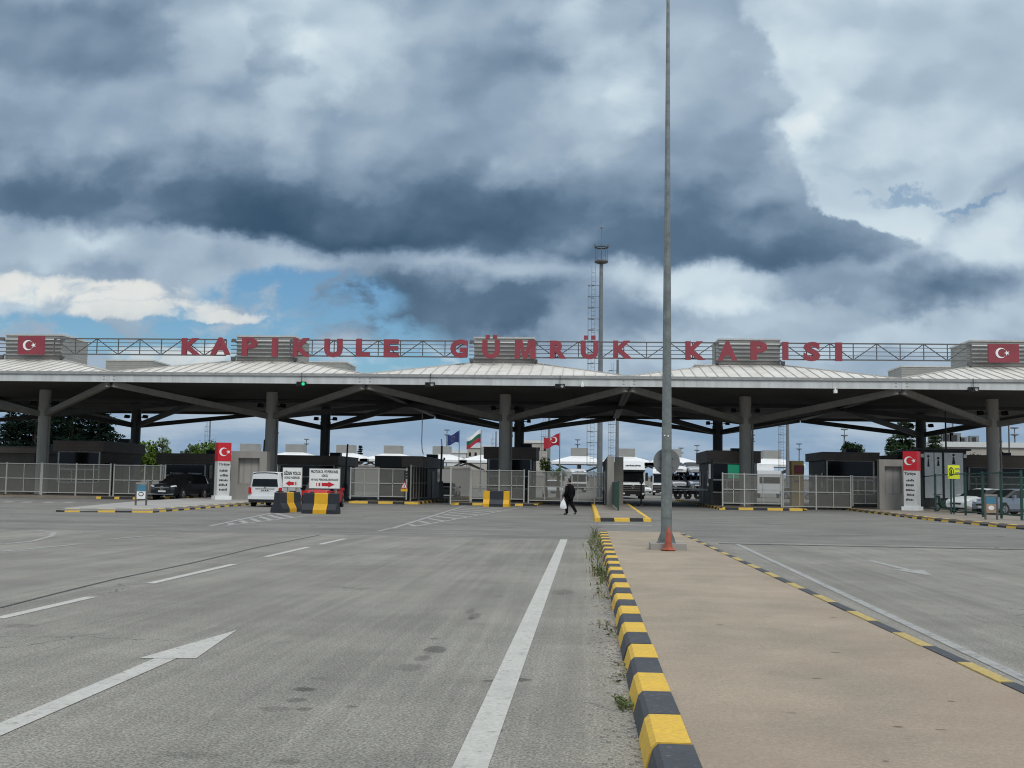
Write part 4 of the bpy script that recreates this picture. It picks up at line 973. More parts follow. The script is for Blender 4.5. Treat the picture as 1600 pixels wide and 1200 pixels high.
sh = MB().tube(lp+Vector((0, 0, .168)), lp+Vector((0, 0, zj)), pr(.2), pr(zj), 12); sh.tube(lp+Vector((0, 0, zj)), lp+Vector((0, 0, 15)), pr(zj)-.007, pr(15), 12)
sh.build('shaft', 'galv', t, True)
for yb in (810, 677, 705): z = AZ(1041, yb, YP)-.147; MB().tube(lp+Vector((0, 0, z)), lp+Vector((0, 0, z+.025)), pr(z)+.005, pr(z)+.005, 12).build('band', 'galv', t)
bo = MB(); zz = AZ(1040, 681, lp.y-.12)
for dx in (-.04, .04): bo.lathe((lp.x-.015+dx, lp.y-.112, zz-dx*.15), [(.018, .02), (.018, -.010), (.010, -.016), (0, -.016)], 10, 'Y')
bo.build('bolt', 'white', t)
zs = AZ(1043, 721, lp.y); MB().lathe((lp.x+.01, lp.y+.15, zs), [(0, -.004), (.293, -.004), (.30, 0), (.293, .006), (0, .006)], 40, 'Y').build('round_sign', 'signback', t)
br = MB(); br.bar((lp.x-.16, lp.y+.13, zs+.1), (lp.x+.16, lp.y+.13, zs+.1), .03, .04); br.bar((lp.x-.16, lp.y+.13, zs-.1), (lp.x+.16, lp.y+.13, zs-.1), .03, .04); br.build('bracket', 'galv', t)
ar = MB()
for sx in (-1, 1): ar.tube(lp+Vector((0, 0, 14.8)), lp+Vector((sx*1.5, 0, 15.2)), .04, .035, 8); ar.box(lp.x+sx*1.4-.3, lp.x+sx*1.4+.3, lp.y-.13, lp.y+.13, 15.3, 15.42)
ar.build('luminaire', 'galv', t)
cp = G(1044, 860.5, .147)
t = thing('traffic_cone', 'dusty orange traffic cone leaning against the lamp post footing', 'cone', (cp.x, cp.y, .147))
MB().lathe((cp.x, cp.y, .15), [(0, .0), (.155, .0), (.165, .02), (.148, .035), (.105, .045), (.092, .09)], 24).build('base', 'cone', t, True)
MB().lathe((cp.x, cp.y, .15), [(.092, .09), (.07, .24), (.05, .39), (.032, .48), (.02, .515), (0, .52)], 24).build('body', 'cone', t, True)
t.rotation_euler = (R(-2), R(1), 0)
def weed(label, x, y, h, n, dry=.3, spread=.12, m='weed'):
    rr = random.Random(int(x*100+y*10)); t = thing('weed_tuft', label, 'weed', (x, y, 0), 'weeds along the median kerb')
    a, b = MB(), MB()
    for i in range(int(n*.62)):
        mb = b if rr.random() < dry else a
        px, py = x+rr.gauss(0, spread*.35)-.02, y+rr.uniform(-1, 1)*spread*3.2; hh = h*.66*rr.uniform(.25, 1)
        an = rr.uniform(0, 6.283); le = hh*rr.uniform(.25, .9); q = Vector((math.cos(an)*le-.03, math.sin(an)*le, 0)); wv = Vector((-math.sin(an), math.cos(an), 0))*rr.uniform(.006, .012)
        p0 = Vector((min(px, .355), py, 0)); p1 = p0+q*.35+Vector((0, 0, hh*.6)); p2 = p0+q+Vector((0, 0, hh*rr.uniform(.8, 1)))
        for P in (p0, p1, p2): P.x = min(P.x, .37 if P.z < .15 else .55)
        mb.quad(p0-wv, p0+wv, p1+wv*.8, p1-wv*.8); mb.quad(p1-wv*.8, p1+wv*.8, p2+wv*.1, p2-wv*.1)
        if rr.random() < .35:
            for k in range(2):
                c = p0.lerp(p2, rr.uniform(.3, .9)); e = Vector((rr.uniform(-1, 1), rr.uniform(-1, 1), rr.uniform(0, .6)))*.05; f = Vector((rr.uniform(-1, 1), rr.uniform(-1, 1), rr.uniform(-.3, .6)))*.025
                c.x = min(c.x, .34); mb.quad(c, c+e*.5+f, c+e, c+e*.5-f)
    if a.v: a.build('blades', m, t)
    if b.v: b.build('dry_stalks', 'dry', t)
for args in (('tall dry weed at the far end of the median kerb', .26, 34.0, .75, 60, .45, .2), ('dense green weeds beside the far kerb stones', .26, 30.5, .46, 120, .2, .38), ('second green clump of weeds following along the far kerb', .26, 27.6, .38, 110, .22, .36),
             ('loose green weeds at the kerb level with the cone', .27, 24.6, .36, 110, .3, .36), ('spreading grassy weed halfway along the kerb', .24, 20.3, .42, 130, .35, .22), ('small grassy weed nearer than the spreading one', .26, 18.6, .26, 60, .4, .25),
             ('low flat weed at the dirty foot of the kerb', .28, 16.5, .16, 50, .45, .25), ('tiny green sprigs at the kerb beside the white line', .30, 12.6, .12, 40, .3, .2), ('small bright green tuft at the nearest kerb stones', .31, 8.35, .13, 70, .1, .07), ('thin weeds in the joint of the near kerb', .32, 9.9, .08, 26, .4, .2)):
    weed(*args)
dirt = MB(); rr = random.Random(2)
for i in range(900):
    y = rr.uniform(5.5, 31); x = .33-abs(rr.gauss(0, .10)); s = rr.uniform(.004, .016)
    k = rr.uniform(0, 3); dirt.prism([(x+s*math.cos(k+j*1.26), y+s*math.sin(k+j*1.26), .001) for j in range(5)], (0, 0, s*.8))
tag(dirt.build('gravel', 'conc'), 'loose grit gathered along the foot of the median kerb', 'gravel', kind='stuff')

# ------------------------------------------------------------------ vehicles
def wheel(t, x, y, r, wd, s):
    w = MB().lathe((x, y, r), [(r*.62, -wd/2), (r*.95, -wd/2), (r, -wd*.3), (r, wd*.3), (r*.95, wd/2), (r*.62, wd/2)], 20, 'X').build('wheel', 'rubber', t, True)
    o = s*wd*.5
    rm = MB().lathe((x, y, r), [(0, o*.7), (r*.2, o*.8), (r*.62, o*.85)], 20, 'X')
    for k in range(5):
        a = k*1.2566; rm.bar((x+o*.95, y, r), (x+o*.95, y+r*.58*math.cos(a), r+r*.58*math.sin(a)), .05, .05, upv=(1, 0, 0))
    rm.build('rim', 'rim', w)
def car(name, label, cat, st, W, paint, belt, wheels, rw, wt=.72, zb=.22, group=None, glassr=(0, 1), front=True, pil=()):
    """st: stations (y, ztop) nose to tail; glass = (windscreen base, windscreen top, rear top, rear base) indices"""
    t = thing(name, label, cat, (0, 0, 0), group); hw = W/2; L = st[-1][0]
    g0, g1, g2, g3 = glassr
    rings = []
    for i, (y, zt) in enumerate(st):
        f = min(1, .80+.2*min(1, (y/.35)**.6), .80+.2*min(1, ((L-y)/.35)**.6)) if L > 0 else 1
        h_ = hw*f; bl = min(belt, zt-.05)
        cab = 0 if i <= g0 or i >= g3 else 1
        tw = h_*(wt if g1 <= i <= g2 else (.90 if not cab else (wt+.90)/2))
        if i in (g0, g3): tw = h_*.88
        zbb = zb+.12*(1-min(1, y/.3))+.12*(1-min(1, (L-y)/.3))
        rings.append([(h_*.88, zbb), (h_, zbb+.14), (h_*1.0, (zbb+bl)/2+.06), (h_*.975, bl), (tw, zt-.05), (tw*.72, zt-.005), (0, zt+.012)])
    body, glass = MB(), MB(); nr = len(rings[0])
    for i in range(len(st)-1):
        for s in (-1, 1):
            for k in range(nr-1):
                p = [rings[i][k], rings[i][k+1], rings[i+1][k+1], rings[i+1][k]]; ys = [st[i][0], st[i][0], st[i+1][0], st[i+1][0]]
                q = [Vector((s*a[0], y, a[1])) for a, y in zip(p, ys)]
                isg = (k == 3 and g0 <= i < g3 and i not in pil) or (k in (4, 5) and (i == g0 or i == g2 and g3 == g2+1))
                (glass if isg else body).quad(*q)
    for i in (0, len(st)-1):
        body.quad(*([Vector((a[0], st[i][0], a[1])) for a in rings[i]]+[Vector((-a[0], st[i][0], a[1])) for a in rings[i][-2::-1]]))
    body.build('body', paint, t, True); glass.build('windows', 'glass', t)
    for wy in wheels:
        for s in (-1, 1):
            MB().lathe((s*hw*.985, wy, rw), [(0, s*.012), (rw*1.16, s*.012), (rw*1.18, 0)], 20, 'X').build('wheel_arch', 'black', t)
            wheel(t, s*(hw-.08), wy, rw, .22, s)
    for s in (-1, 1):
        m = MB().box(s*hw*.97, s*(hw+.17), st[g0][0]+.25, st[g0][0]+.38, belt+.02, belt+.18); m.build('mirror', paint, t)
    return t, rings
def det(t, nm, m, x0, x1, y0, y1, z0, z1): return MB().box(x0, x1, y0, y1, z0, z1).build(nm, m, t)
# white van seen from behind
st = [(0, .80), (.12, .98), (.9, 1.12), (1.05, 1.18), (1.75, 1.86), (2.3, 1.95), (3.6, 1.96), (4.6, 1.95), (4.82, 1.92), (4.9, 1.85)]
van, _ = car('van', 'white passenger van seen from behind waiting before the gate', 'van', st, 1.94, 'cwhite', 1.08, (.95, 3.95), .34, .84, .25, None, (3, 4, 8, 9), pil=(7, 8))
Lv = 4.9
MB().prism([(-.74, Lv+.003, 1.13), (.74, Lv+.003, 1.13), (.66, Lv-.03, 1.74), (-.66, Lv-.03, 1.74)], (0, .02, 0)).build('rear_window', 'glass', van)
for s in (-1, 1):
    MB().prism([(s*.74, Lv-.02, .72), (s*.95, Lv-.10, .72), (s*.95, Lv-.10, 1.08), (s*.80, Lv-.02, 1.08)], (0, .06, 0)).build('tail_light', 'tail', van)
det(van, 'bumper', 'cwhite', -.93, .93, Lv-.08, Lv+.09, .42, .62); det(van, 'bumper_foot', 'black', -.9, .9, Lv-.1, Lv+.05, .24, .42)
pl = det(van, 'number_plate', 'plate', -.26, .26, Lv+.004, Lv+.016, .86, .98); pm = MB()
for q_, (a_, b_) in enumerate(((-.21, -.13), (-.08, .0), (.06, .12), (.14, .20))): pm.box(a_, b_, Lv+.0165, Lv+.018, .885, .955)
pm.build('plate_marks', 'letter', pl)
det(van, 'trim', 'steel', -.55, .55, Lv+.002, Lv+.03, 1.0, 1.03)
MB().lathe((0, Lv+.002, 1.09), [(0, .012), (.055, .012), (.055, 0)], 14, 'Y').build('badge', 'steel', van)
gv = G(413, 792); van.location = (gv.x+.05, gv.y+.2, 0)
van.rotation_euler = (0, 0, math.pi+R(4))
van.rotation_euler = (0, 0, R(180))
# the body's nose is at y=0, its tail at +y: turn it so that the tail faces us
van.location = (gv.x, gv.y+Lv, 0)
# black SUV facing us
st = [(0, .72), (.08, .92), (.35, 1.02), (1.25, 1.12), (1.35, 1.14), (2.15, 1.66), (2.7, 1.74), (3.9, 1.72), (4.35, 1.64), (4.8, 1.15), (4.92, .95)]
suv, _ = car('car', 'black sport utility car facing us beside the low brown booth', 'car', st, 1.95, 'cblack', 1.06, (.95, 3.9), .38, .76, .27, None, (4, 5, 8, 9))
for s in (-1, 1): MB().prism([(s*.58, -.012, .84), (s*.90, .16, .86), (s*.88, .14, .97), (s*.60, .0, .93)], (0, .05, 0)).build('headlight', 'lampc', suv)
det(suv, 'grille', 'black', -.5, .5, -.03, .02, .62, .90)
gb = MB().bar((-.5, -.045, .80), (.5, -.045, .80), .03, .05); gb.build('grille_bar', 'rim', suv)
MB().lathe((0, -.05, .79), [(.10, 0), (.12, -.02), (.10, -.03), (.085, -.02)], 18, 'Y').build('badge', 'rim', suv)
MB().prism([(-.75, -.02, .36), (.75, -.02, .36), (.85, -.02, .44), (.3, -.02, .40), (-.3, -.02, .40), (-.85, -.02, .44)], (0, .05, 0)).build('skid_trim', 'rim', suv)
det(suv, 'number_plate', 'plate', -.26, .26, -.045, -.03, .52, .63)
for s in (-1, 1): MB().bar((s*.66, 2.2, 1.76), (s*.66, 4.0, 1.76), .04, .05).build('roof_rail', 'rim', suv)
p = G(263, 781); suv.location = (AX(254, 75.5), 75.5, 0); suv.rotation_euler = (0, 0, R(-8)); suv.scale = (1.06, 1.06, 1.06)
# hatchbacks, sedan
hs_ = [(0, .62), (.1, .76), (.5, .88), (1.05, .98), (1.15, 1.0), (2.0, 1.42), (2.5, 1.48), (3.2, 1.45), (3.6, 1.38), (4.1, 1.0), (4.22, .8)]
h1, _ = car('car', 'white hatchback parked behind the green fence next to the scooter', 'car', hs_, 1.78, 'cwhite', .93, (.82, 3.45), .32, .74, .2, 'cars parked behind the green fence', (4, 5, 8, 9))
for s in (-1, 1): MB().prism([(s*.45, .0, .68), (s*.80, .16, .70), (s*.78, .30, .82), (s*.5, .1, .76)], (0, .05, .01)).build('headlight', 'lampc', h1)
det(h1, 'number_plate', 'plate', -.26, .26, -.02, -.008, .38, .49); det(h1, 'grille', 'black', -.4, .4, -.015, .01, .5, .6)
h2, _ = car('car', 'blue grey hatchback parked at the edge of the photo behind the green fence', 'car', hs_, 1.80, 'cblue', .95, (.82, 3.45), .33, .74, .2, 'cars parked behind the green fence', (4, 5, 8, 9))
for s in (-1, 1): MB().prism([(s*.45, .0, .70), (s*.80, .16, .72), (s*.78, .30, .84), (s*.5, .1, .78)], (0, .05, .01)).build('headlight', 'lampc', h2)
det(h2, 'number_plate', 'plate', -.26, .26, -.02, -.008, .38, .49); det(h2, 'grille', 'black', -.4, .4, -.015, .01, .5, .6)
h1.location = (AX(1492, 70), 70, .147); h1.rotation_euler = (0, 0, R(-58))
h2.location = (AX(1533, 66.3), 66.3, .147); h2.rotation_euler = (0, 0, R(-62))
h3 = copy_tree(h1); h3['label'] = 'silver white car whose roof shows behind the blue grey hatchback'; h3.location = (AX(1548, 74.5), 74.5, .147); h3.rotation_euler = (0, 0, R(-60))
sd_ = [(0, .62), (.1, .76), (1.1, .92), (1.2, .95), (2.05, 1.40), (2.6, 1.45), (3.2, 1.40), (3.75, 1.06), (4.4, 1.02), (4.5, .85)]
s1, _ = car('car', 'silver sedan seen from behind driving through the open gate', 'car', sd_, 1.78, 'csilver', .92, (.85, 3.6), .32, .74, .2, None, (3, 4, 6, 7))
for s in (-1, 1): det(s1, 'tail_light', 'tail', s*.52, s*.84, 4.44, 4.52, .72, .88)
det(s1, 'number_plate', 'plate', -.26, .26, 4.5, 4.515, .62, .74); det(s1, 'bumper', 'csilver', -.84, .84, 4.42, 4.58, .32, .5)
p = G(700, 775); s1.location = (AX(697, 104), 108.5, 0); s1.rotation_euler = (0, 0, math.pi)
r1, _ = car('car', 'bright red car standing behind the two direction boards', 'car', hs_, 1.76, 'cred', .93, (.82, 3.45), .32, .74, .2, None, (4, 5, 8, 9))
for s in (-1, 1): det(r1, 'tail_light', 'tail', s*.55, s*.82, 4.1, 4.24, .7, .95)
det(r1, 'number_plate', 'plate', -.26, .26, 4.215, 4.23, .55, .67)
r1.location = (AX(490, 62), 62+4.2, 0); r1.rotation_euler = (0, 0, math.pi+R(3))
w1_, _ = car('van', 'white minivan seen through the mesh gate behind the person', 'van', [(0, .80), (.12, .98), (.9, 1.10), (1.05, 1.14), (1.75, 1.76), (2.3, 1.85), (3.6, 1.86), (4.5, 1.8), (4.62, 1.7)], 1.85, 'cwhite', 1.05, (.9, 3.75), .34, .84, .25, None, (3, 4, 6, 7))
for s in (-1, 1): det(w1_, 'headlight', 'lampc', s*.55, s*.85, -.03, .03, .72, .86)
det(w1_, 'grille', 'black', -.5, .5, -.03, .0, .5, .68); w1_.location = (AX(868, 118), 118, 0); w1_.rotation_euler = (0, 0, R(8))
# trucks
def truck(label, X, Y, cabw, hz, trailer, rz=0, badge=True):
    t = thing('truck', label, 'truck', (0, 0, 0)); w2 = cabw/2
    prof = [(0, .55), (-.02, 1.5), (.05, 1.62), (.22, 2.95), (.5, 3.35), (1.0, hz), (2.2, hz), (2.2, .55)]
    MB().prism([(-w2, y, z) for y, z in prof], (2*w2, 0, 0)).build('cab', 'cwhite', t)
    MB().prism([(-w2+.12, .036, 1.80), (w2-.12, .036, 1.80), (w2-.16, .205, 2.86), (-w2+.16, .205, 2.86)], (0, -.02, 0)).build('windscreen', 'glass', t)
    MB().prism([(-w2, .19, 2.90), (w2, .19, 2.90), (w2, -.12, 2.98), (-w2, -.12, 2.98)], (0, .02, .06)).build('sun_visor', 'black', t)
    det(t, 'grille', 'black', -w2+.05, w2-.05, -.05, -.021, .72, 1.48)
    det(t, 'bumper', 'black', -w2, w2, -.12, .2, .32, .72)
    gb = MB()
    for k in range(3): gb.box(-w2+.15, w2-.15, -.062, -.052, .85+k*.2, .89+k*.2)
    gb.build('grille_bar', 'steel', t)
    if badge: MB().lathe((0, -.065, 1.28), [(.15, 0), (.17, -.02), (.15, -.03), (.13, -.02)], 18, 'Y').build('badge', 'rim', t)
    for s in (-1, 1):
        det(t, 'headlight', 'lampc', s*(w2-.42), s*(w2-.08), -.135, -.11, .50, .66)
        m = det(t, 'mirror', 'black', s*(w2+.05), s*(w2+.30), .05, .22, 1.9, 2.75)
        for wy in (1.2, 4.2): wheel(t, s*(w2-.15), wy, .5, .3, s)
    det(t, 'number_plate', 'plate', -.28, .28, -.135, -.121, .36, .47)
    lt = MB(); rr = random.Random(4); x = -.72
    while x < .7: l = rr.uniform(.08, .16); z = 3.42+rr.uniform(-.02, .02); lt.box(x, x+l, .50+(z-3.35)*.63-.04, .52+(z-3.35)*.63, z, z+.12); x += l+.04
    lt.build('lettering', 'cdark', t)
    det(t, 'trailer', trailer, -1.27, 1.27, 2.7, 15.5, 1.1, 3.95); det(t, 'chassis', 'black', -1.0, 1.0, 1.0, 15.3, .6, 1.08)
    t.location = (X, Y, 0); t.rotation_euler = (0, 0, rz); return t
gt = G(988, 780)
truck('white cab lorry with a black grille waiting in the exit lane', AX(989, 118), 118, 2.5, 3.95, 'hdr', R(3))
truck('second white lorry partly hidden by the lamp post', AX(1034, 158), 158, 2.5, 3.7, 'tarp', R(-4), False)
truck('white lorry farther back behind the mesh gate and central wall', AX(905, 190), 190, 2.5, 3.6, 'tarp', R(6), False)
# white box lorry behind the booth with the display
t = thing('truck', 'white covered lorry body showing behind the booth with the display', 'truck', (AX(1198, 150), 150, 0)); Y = 150
MB().box(AX(1180, Y), AX(1209, Y), Y, Y+9, 1.1, AZ(1195, 727, Y)).build('trailer', 'tarp', t); MB().box(AX(1180, Y), AX(1216, Y), Y-2.4, Y-.05, .6, AZ(1195, 735.5, Y)).build('cab', 'cwhite', t)
MB().box(AX(1180, Y)+.2, AX(1216, Y)-.2, Y-2.44, Y-2.403, 1.9, 2.7).build('windscreen', 'glass', t)
for sx in (AX(1183, Y), AX(1213, Y)): wheel(t, sx, Y-1.2, .5, .3, 1)
# car carrier
Yc = 124; x0, x1 = AX(1052, Yc), AX(1098, Yc)
t = thing('car_carrier', 'dark blue two deck car carrier trailer behind the lowered boom', 'trailer', ((x0+x1)/2, Yc, 0))
fr = MB()
for z in (.95, 2.45): fr.box(x0, x1, Yc, Yc+2.4, z, z+.14)
fr.build('deck', 'cdark', t)
k = 0
for i in range(6):
    x = x0+(x1-x0)*i/5
    for y in (Yc-.02, Yc+2.42): MB().box(x-.05, x+.05, y-.05, y+.05, .5, 3.1).build('post', 'cdark', t)
for i in range(5):
    xa, xb = x0+(x1-x0)*i/5, x0+(x1-x0)*(i+1)/5
    MB().bar((xa, Yc-.09, 1.1), (xb, Yc-.09, 2.4), .06, .06).build('brace', 'cdark', t)
MB().box(x0, x1, Yc+.1, Yc+2.3, .55, .9).build('chassis', 'black', t)
for x in (x0+.5, x1-1.6, x1-.5):
    w_ = MB().lathe((x, Yc+.15, .42), [(.1, -.14), (.42, -.14), (.44, 0), (.42, .14), (.1, .14)], 18, 'Y').build('wheel', 'rubber', t)
for (cx_, z, rz, src, l) in ((x0+.5, 2.60, 0, h1, 'white hatchback on the upper deck of the carrier next to the lamp post'), (x0+2.3, 2.60, 0, s1, 'silver sedan on the upper deck of the carrier near the booth'), (x0+.5, 1.10, 0, s1, 'silver sedan on the lower deck of the carrier'), (x0+2.4, 1.10, 0, h2, 'blue grey hatchback on the lower deck of the carrier')):
    c = copy_tree(src); c['label'] = l; c['group'] = 'cars loaded on the carrier'; c.location = (cx_+.1, Yc-1.0, z); c.rotation_euler = (0, 0, R(8))
for (px_, Y, rz, src, l) in ((1012, 200, R(20), h1, 'white car far back between the lorries'), (950, 170, R(0), s1, 'silver car queueing far behind the mesh gate'), (1275, 140, R(70), h2, 'blue grey car behind the sliding gate in the yard')):
    c = copy_tree(src); c['label'] = l; c['group'] = 'cars in the far yard'; c.location = (AX(px_, Y), Y, 0); c.rotation_euler = (0, 0, rz)
# scooter
t = thing('scooter', 'dark green scooter parked behind the green fence by the totem', 'scooter', (0, 0, 0))
for y in (0, 1.25): wheel(t, 0, y, .27, .11, 1)
MB().prism([(-.14, .35, .3), (-.14, 1.4, .45), (-.14, 1.5, .75), (-.14, .7, .72), (-.14, .5, .42), (-.14, .2, .42)], (.28, 0, 0)).build('body', 'moto', t)
MB().box(-.15, .15, .72, 1.4, .75, .84).build('seat', 'black', t)
MB().prism([(-.18, .18, .35), (-.18, .02, .98), (-.18, .10, 1.0), (-.18, .28, .4)], (.36, 0, 0)).build('leg_shield', 'moto', t)
MB().bar((-.35, .1, 1.05), (.35, .1, 1.05), .04, .04).build('handlebar', 'black', t); MB().bar((0, 0, .27), (0, .1, 1.05), .06, .06).build('fork', 'steel', t)
t.location = (AX(1463, 73), 73, .147); t.rotation_euler = (0, 0, R(-62))

# ------------------------------------------------------------------ masts, flags
def mast(label, px, y0, Y, r, ladder=True, crown=True, group=None, zb=0, wid=1.0):
    ztop = AZ(px, y0, Y); x = AX(px, Y) if y0 > 600 else A(px, 730, Y).x
    t = thing('light_mast', label, 'mast', (x, Y, zb), 'lighting masts of the border yard')
    MB().tube((x, Y, zb), (x, Y, ztop), r, r*.62, 14).build('shaft', 'galvd', t, True)
    if ladder:
        ld = MB(); off = r+.55*wid; rw = .035*wid
        for dx in (-.22, .22): ld.bar((x-off+dx, Y, 2.2), (x-off+dx*.9, Y, ztop-.5), rw, rw)
        n = int((ztop-3)/.5/wid)
        for i in range(n): z = 2.4+i*.5*wid; ld.bar((x-off-.22, Y, z), (x-off+.22, Y, z), rw, rw)
        ld.build('ladder', 'steeld', t)
        cg = MB(); n = int((ztop-4)/1.3/wid); rc = .4*wid
        for i in range(n):
            z = 3.6+i*1.3*wid
            for k in range(8):
                a, b = k*.7854, (k+1)*.7854
                cg.bar((x-off-.25+rc*math.cos(a)*.9, Y+rc*math.sin(a), z), (x-off-.25+rc*math.cos(b)*.9, Y+rc*math.sin(b), z), rw, rw*1.6)
            cg.bar((x-off+.2, Y, z), (x, Y, z), rw*1.3, rw*1.3)
        for k in (3, 4, 5): a = k*.7854; cg.bar((x-off-.25+rc*math.cos(a)*.9, Y+rc*math.sin(a), 3.6), (x-off-.25+rc*math.cos(a)*.9, Y+rc*math.sin(a), 3.6+(n-1)*1.3*wid), rw*.7, rw*.7)
        cg.build('safety_cage', 'steeld', t)
    if crown:
        c = MB(); c.lathe((x, Y, ztop), [(r*.5, -.3), (.75*wid, -.12), (.8*wid, .0), (.78*wid, .12), (r*.4, .1)], 18)
        c.build('platform', 'steeld', t)
        f = MB()
        for k in range(8): a = k*.7854; f.bar((x+.72*wid*math.cos(a), Y+.72*wid*math.sin(a), ztop+.1), (x+.72*wid*math.cos(a), Y+.72*wid*math.sin(a), ztop+1.7*wid), .05, .05)
        f.lathe((x, Y, ztop+1.6*wid), [(.70*wid, 0), (.78*wid, .06), (.78*wid, .16), (.70*wid, .16)], 18)
        for s in (-1, 1): f.box(x+s*.75*wid-.1, x+s*.75*wid+.1, Y-.1, Y+.1, ztop+1.7*wid, ztop+2.0*wid)
        f.build('lamp_ring', 'steeld', t)
        MB().tube((x, Y, ztop), (x, Y, ztop+4.2*wid), .07, .05, 8).build('rod', 'galvd', t)
        MB().tube((x, Y, ztop+4.0*wid), (x, Y, ztop+4.25*wid), .2*wid, .1, 10).build('beacon', 'galvd', t); MB().tube((x, Y, ztop+4.25*wid), (x, Y, ztop+5.3*wid), .025, .02, 6).build('spike', 'galvd', t)
    return t
mast('tall lighting mast with caged ladder and lamp ring rising above the sign', 937, 409, 130, .34)
mast('slimmer ladder mast just beside the tall mast', 964, 562, 190, .33, True, False)
mast('ladder mast beside the Turkish flag', 857, 640, 210, .33, True, False)
mast('ladder mast near the yellow kiosk', 1231, 650, 190, .36, True, False)
for (px, y0, Y, l) in ((325, 652, 300, 'far ladder mast behind the spring green trees'), (477, 694, 420, 'far thin mast over the arrow signs'), (697, 680, 400, 'far thin mast behind the EU flag pole'), (774, 674, 330, 'far ladder mast just left of the central column'),
                       (1175, 690, 330, 'far thin mast behind the display booth column'), (1320, 681, 330, 'far mast above the round dark tree'), (1249, 702, 400, 'short far mast beside the kiosk mast'), (902, 695, 420, 'far stubby mast by the Turkish flag'),
                       (1587, 680, 300, 'far mast at the edge behind the parked cars'), (1490, 650, 260, 'far ladder mast above the beige building'), (1089, 704, 420, 'short far mast left of the display booth'), (1394, 692, 400, 'far thin mast beside the conifers at the restroom cabin'), (1064, 708, 420, 'stub of a far mast behind the round sign')):
    mast(l, px, y0, Y, .30, px in (325, 774, 1490), False)
    z = AZ(px, y0, Y); x = AX(px, Y)
    if px not in (325, 1490, 774): 
        o = [q for q in bpy.data.objects if q.get('label') == l][0]
        c = MB(); c.lathe((x, Y, z), [(.1, -.2), (1.0, 0), (1.0, .25), (.1, .2)], 12); c.lathe((x, Y, z+1.6), [(.1, 0), (1.0, .1), (1.0, .4), (.1, .3)], 12); c.tube((x, Y, z), (x, Y, z+1.8), .12, .12, 6)
        c.build('lamp_ring', 'galvd', o)
for (px, y0, Y, l, zb) in ((11, 632, 120, 'slim dark pole with a crossarm beside the conifers', 0), (1479, 628, 96, 'slim dark pole rising before the restroom cabin', .147), (1578, 640, 110, 'slim dark pole beyond the parked cars', .147)):
    t = thing('pole', l, 'pole', (AX(px, Y), Y, zb)); MB().tube((AX(px, Y), Y, zb), (AX(px, Y), Y, AZ(px, y0, Y)), .09, .06, 8).build('shaft', 'steeld', t)
    if px == 11: MB().bar((AX(0, Y), Y, AZ(5, 664, Y)), (AX(12, Y), Y, AZ(12, 665, Y)), .06, .06).build('crossarm', 'steeld', t)
def flag(label, px, y0, ytop, ybot, dx, drop, Y, bands, emblem=None):
    x = AX(px, Y); t = thing('flag', label, 'flag', (x, Y, 0), 'flags flying behind the gate')
    MB().tube((x, Y, 0), (x, Y, AZ(px, y0, Y)), .10, .06, 8).build('pole', 'galvd', t)
    zt, zb = AZ(px, ytop, Y), AZ(px, ybot, Y); n = 14; sc = Y/FPX; W = -dx*sc
    def pt(u, v): return Vector((x-.08-W*u, Y+.25*math.sin(u*7)+.1*v, zt+(zb-zt)*(1-v)*(1-.15*u)-drop*sc*u**1.2+.18*math.sin(u*6+v)))
    mats = [b for b in bands]; mb = MB(); k = len(bands)
    for i in range(n):
        for j in range(k):
            v0, v1 = 1-j/k, 1-(j+1)/k
            for h_ in range(3):
                a, b = v0+(v1-v0)*h_/3, v0+(v1-v0)*(h_+1)/3
                mb.quad(pt(i/n, a), pt(i/n, b), pt((i+1)/n, b), pt((i+1)/n, a), m=j)
    mb.build('cloth', bands, t, True)
    em = MB()
    if emblem == 'stars':
        for i in range(12):
            a = i*.5236; c = pt(.5+.14*math.cos(a), .5+.24*math.sin(a))+Vector((0, -.12, 0))
            em.quad(*[c+Vector(((.05)*math.cos(q*1.2566+1.57), 0, 0.05*math.sin(q*1.2566+1.57))) for q in range(5)])
        em.build('emblem', 'gold', t)
    if emblem == 'crescent':
        c = pt(.34, .52)+Vector((0, -.3, 0)); crescent(em, c, (-1, 0, .25), (.25, 0, 1), (zt-zb)*.55, -.03).build('emblem', 'white', t)
flag('blue EU flag with a ring of stars flying behind the dark booth', 716.5, 672, 675, 692, -18, 6, 170, ['blue'], 'stars')
flag('white green and red striped flag beside the central column', 750.5, 672, 672, 692, -22, 13, 170, ['white', 'fgreen', 'fred'])
flag('red flag with white crescent and star beyond the central booth', 874, 676, 679, 697, -24, 6, 150, ['fred'], 'crescent')

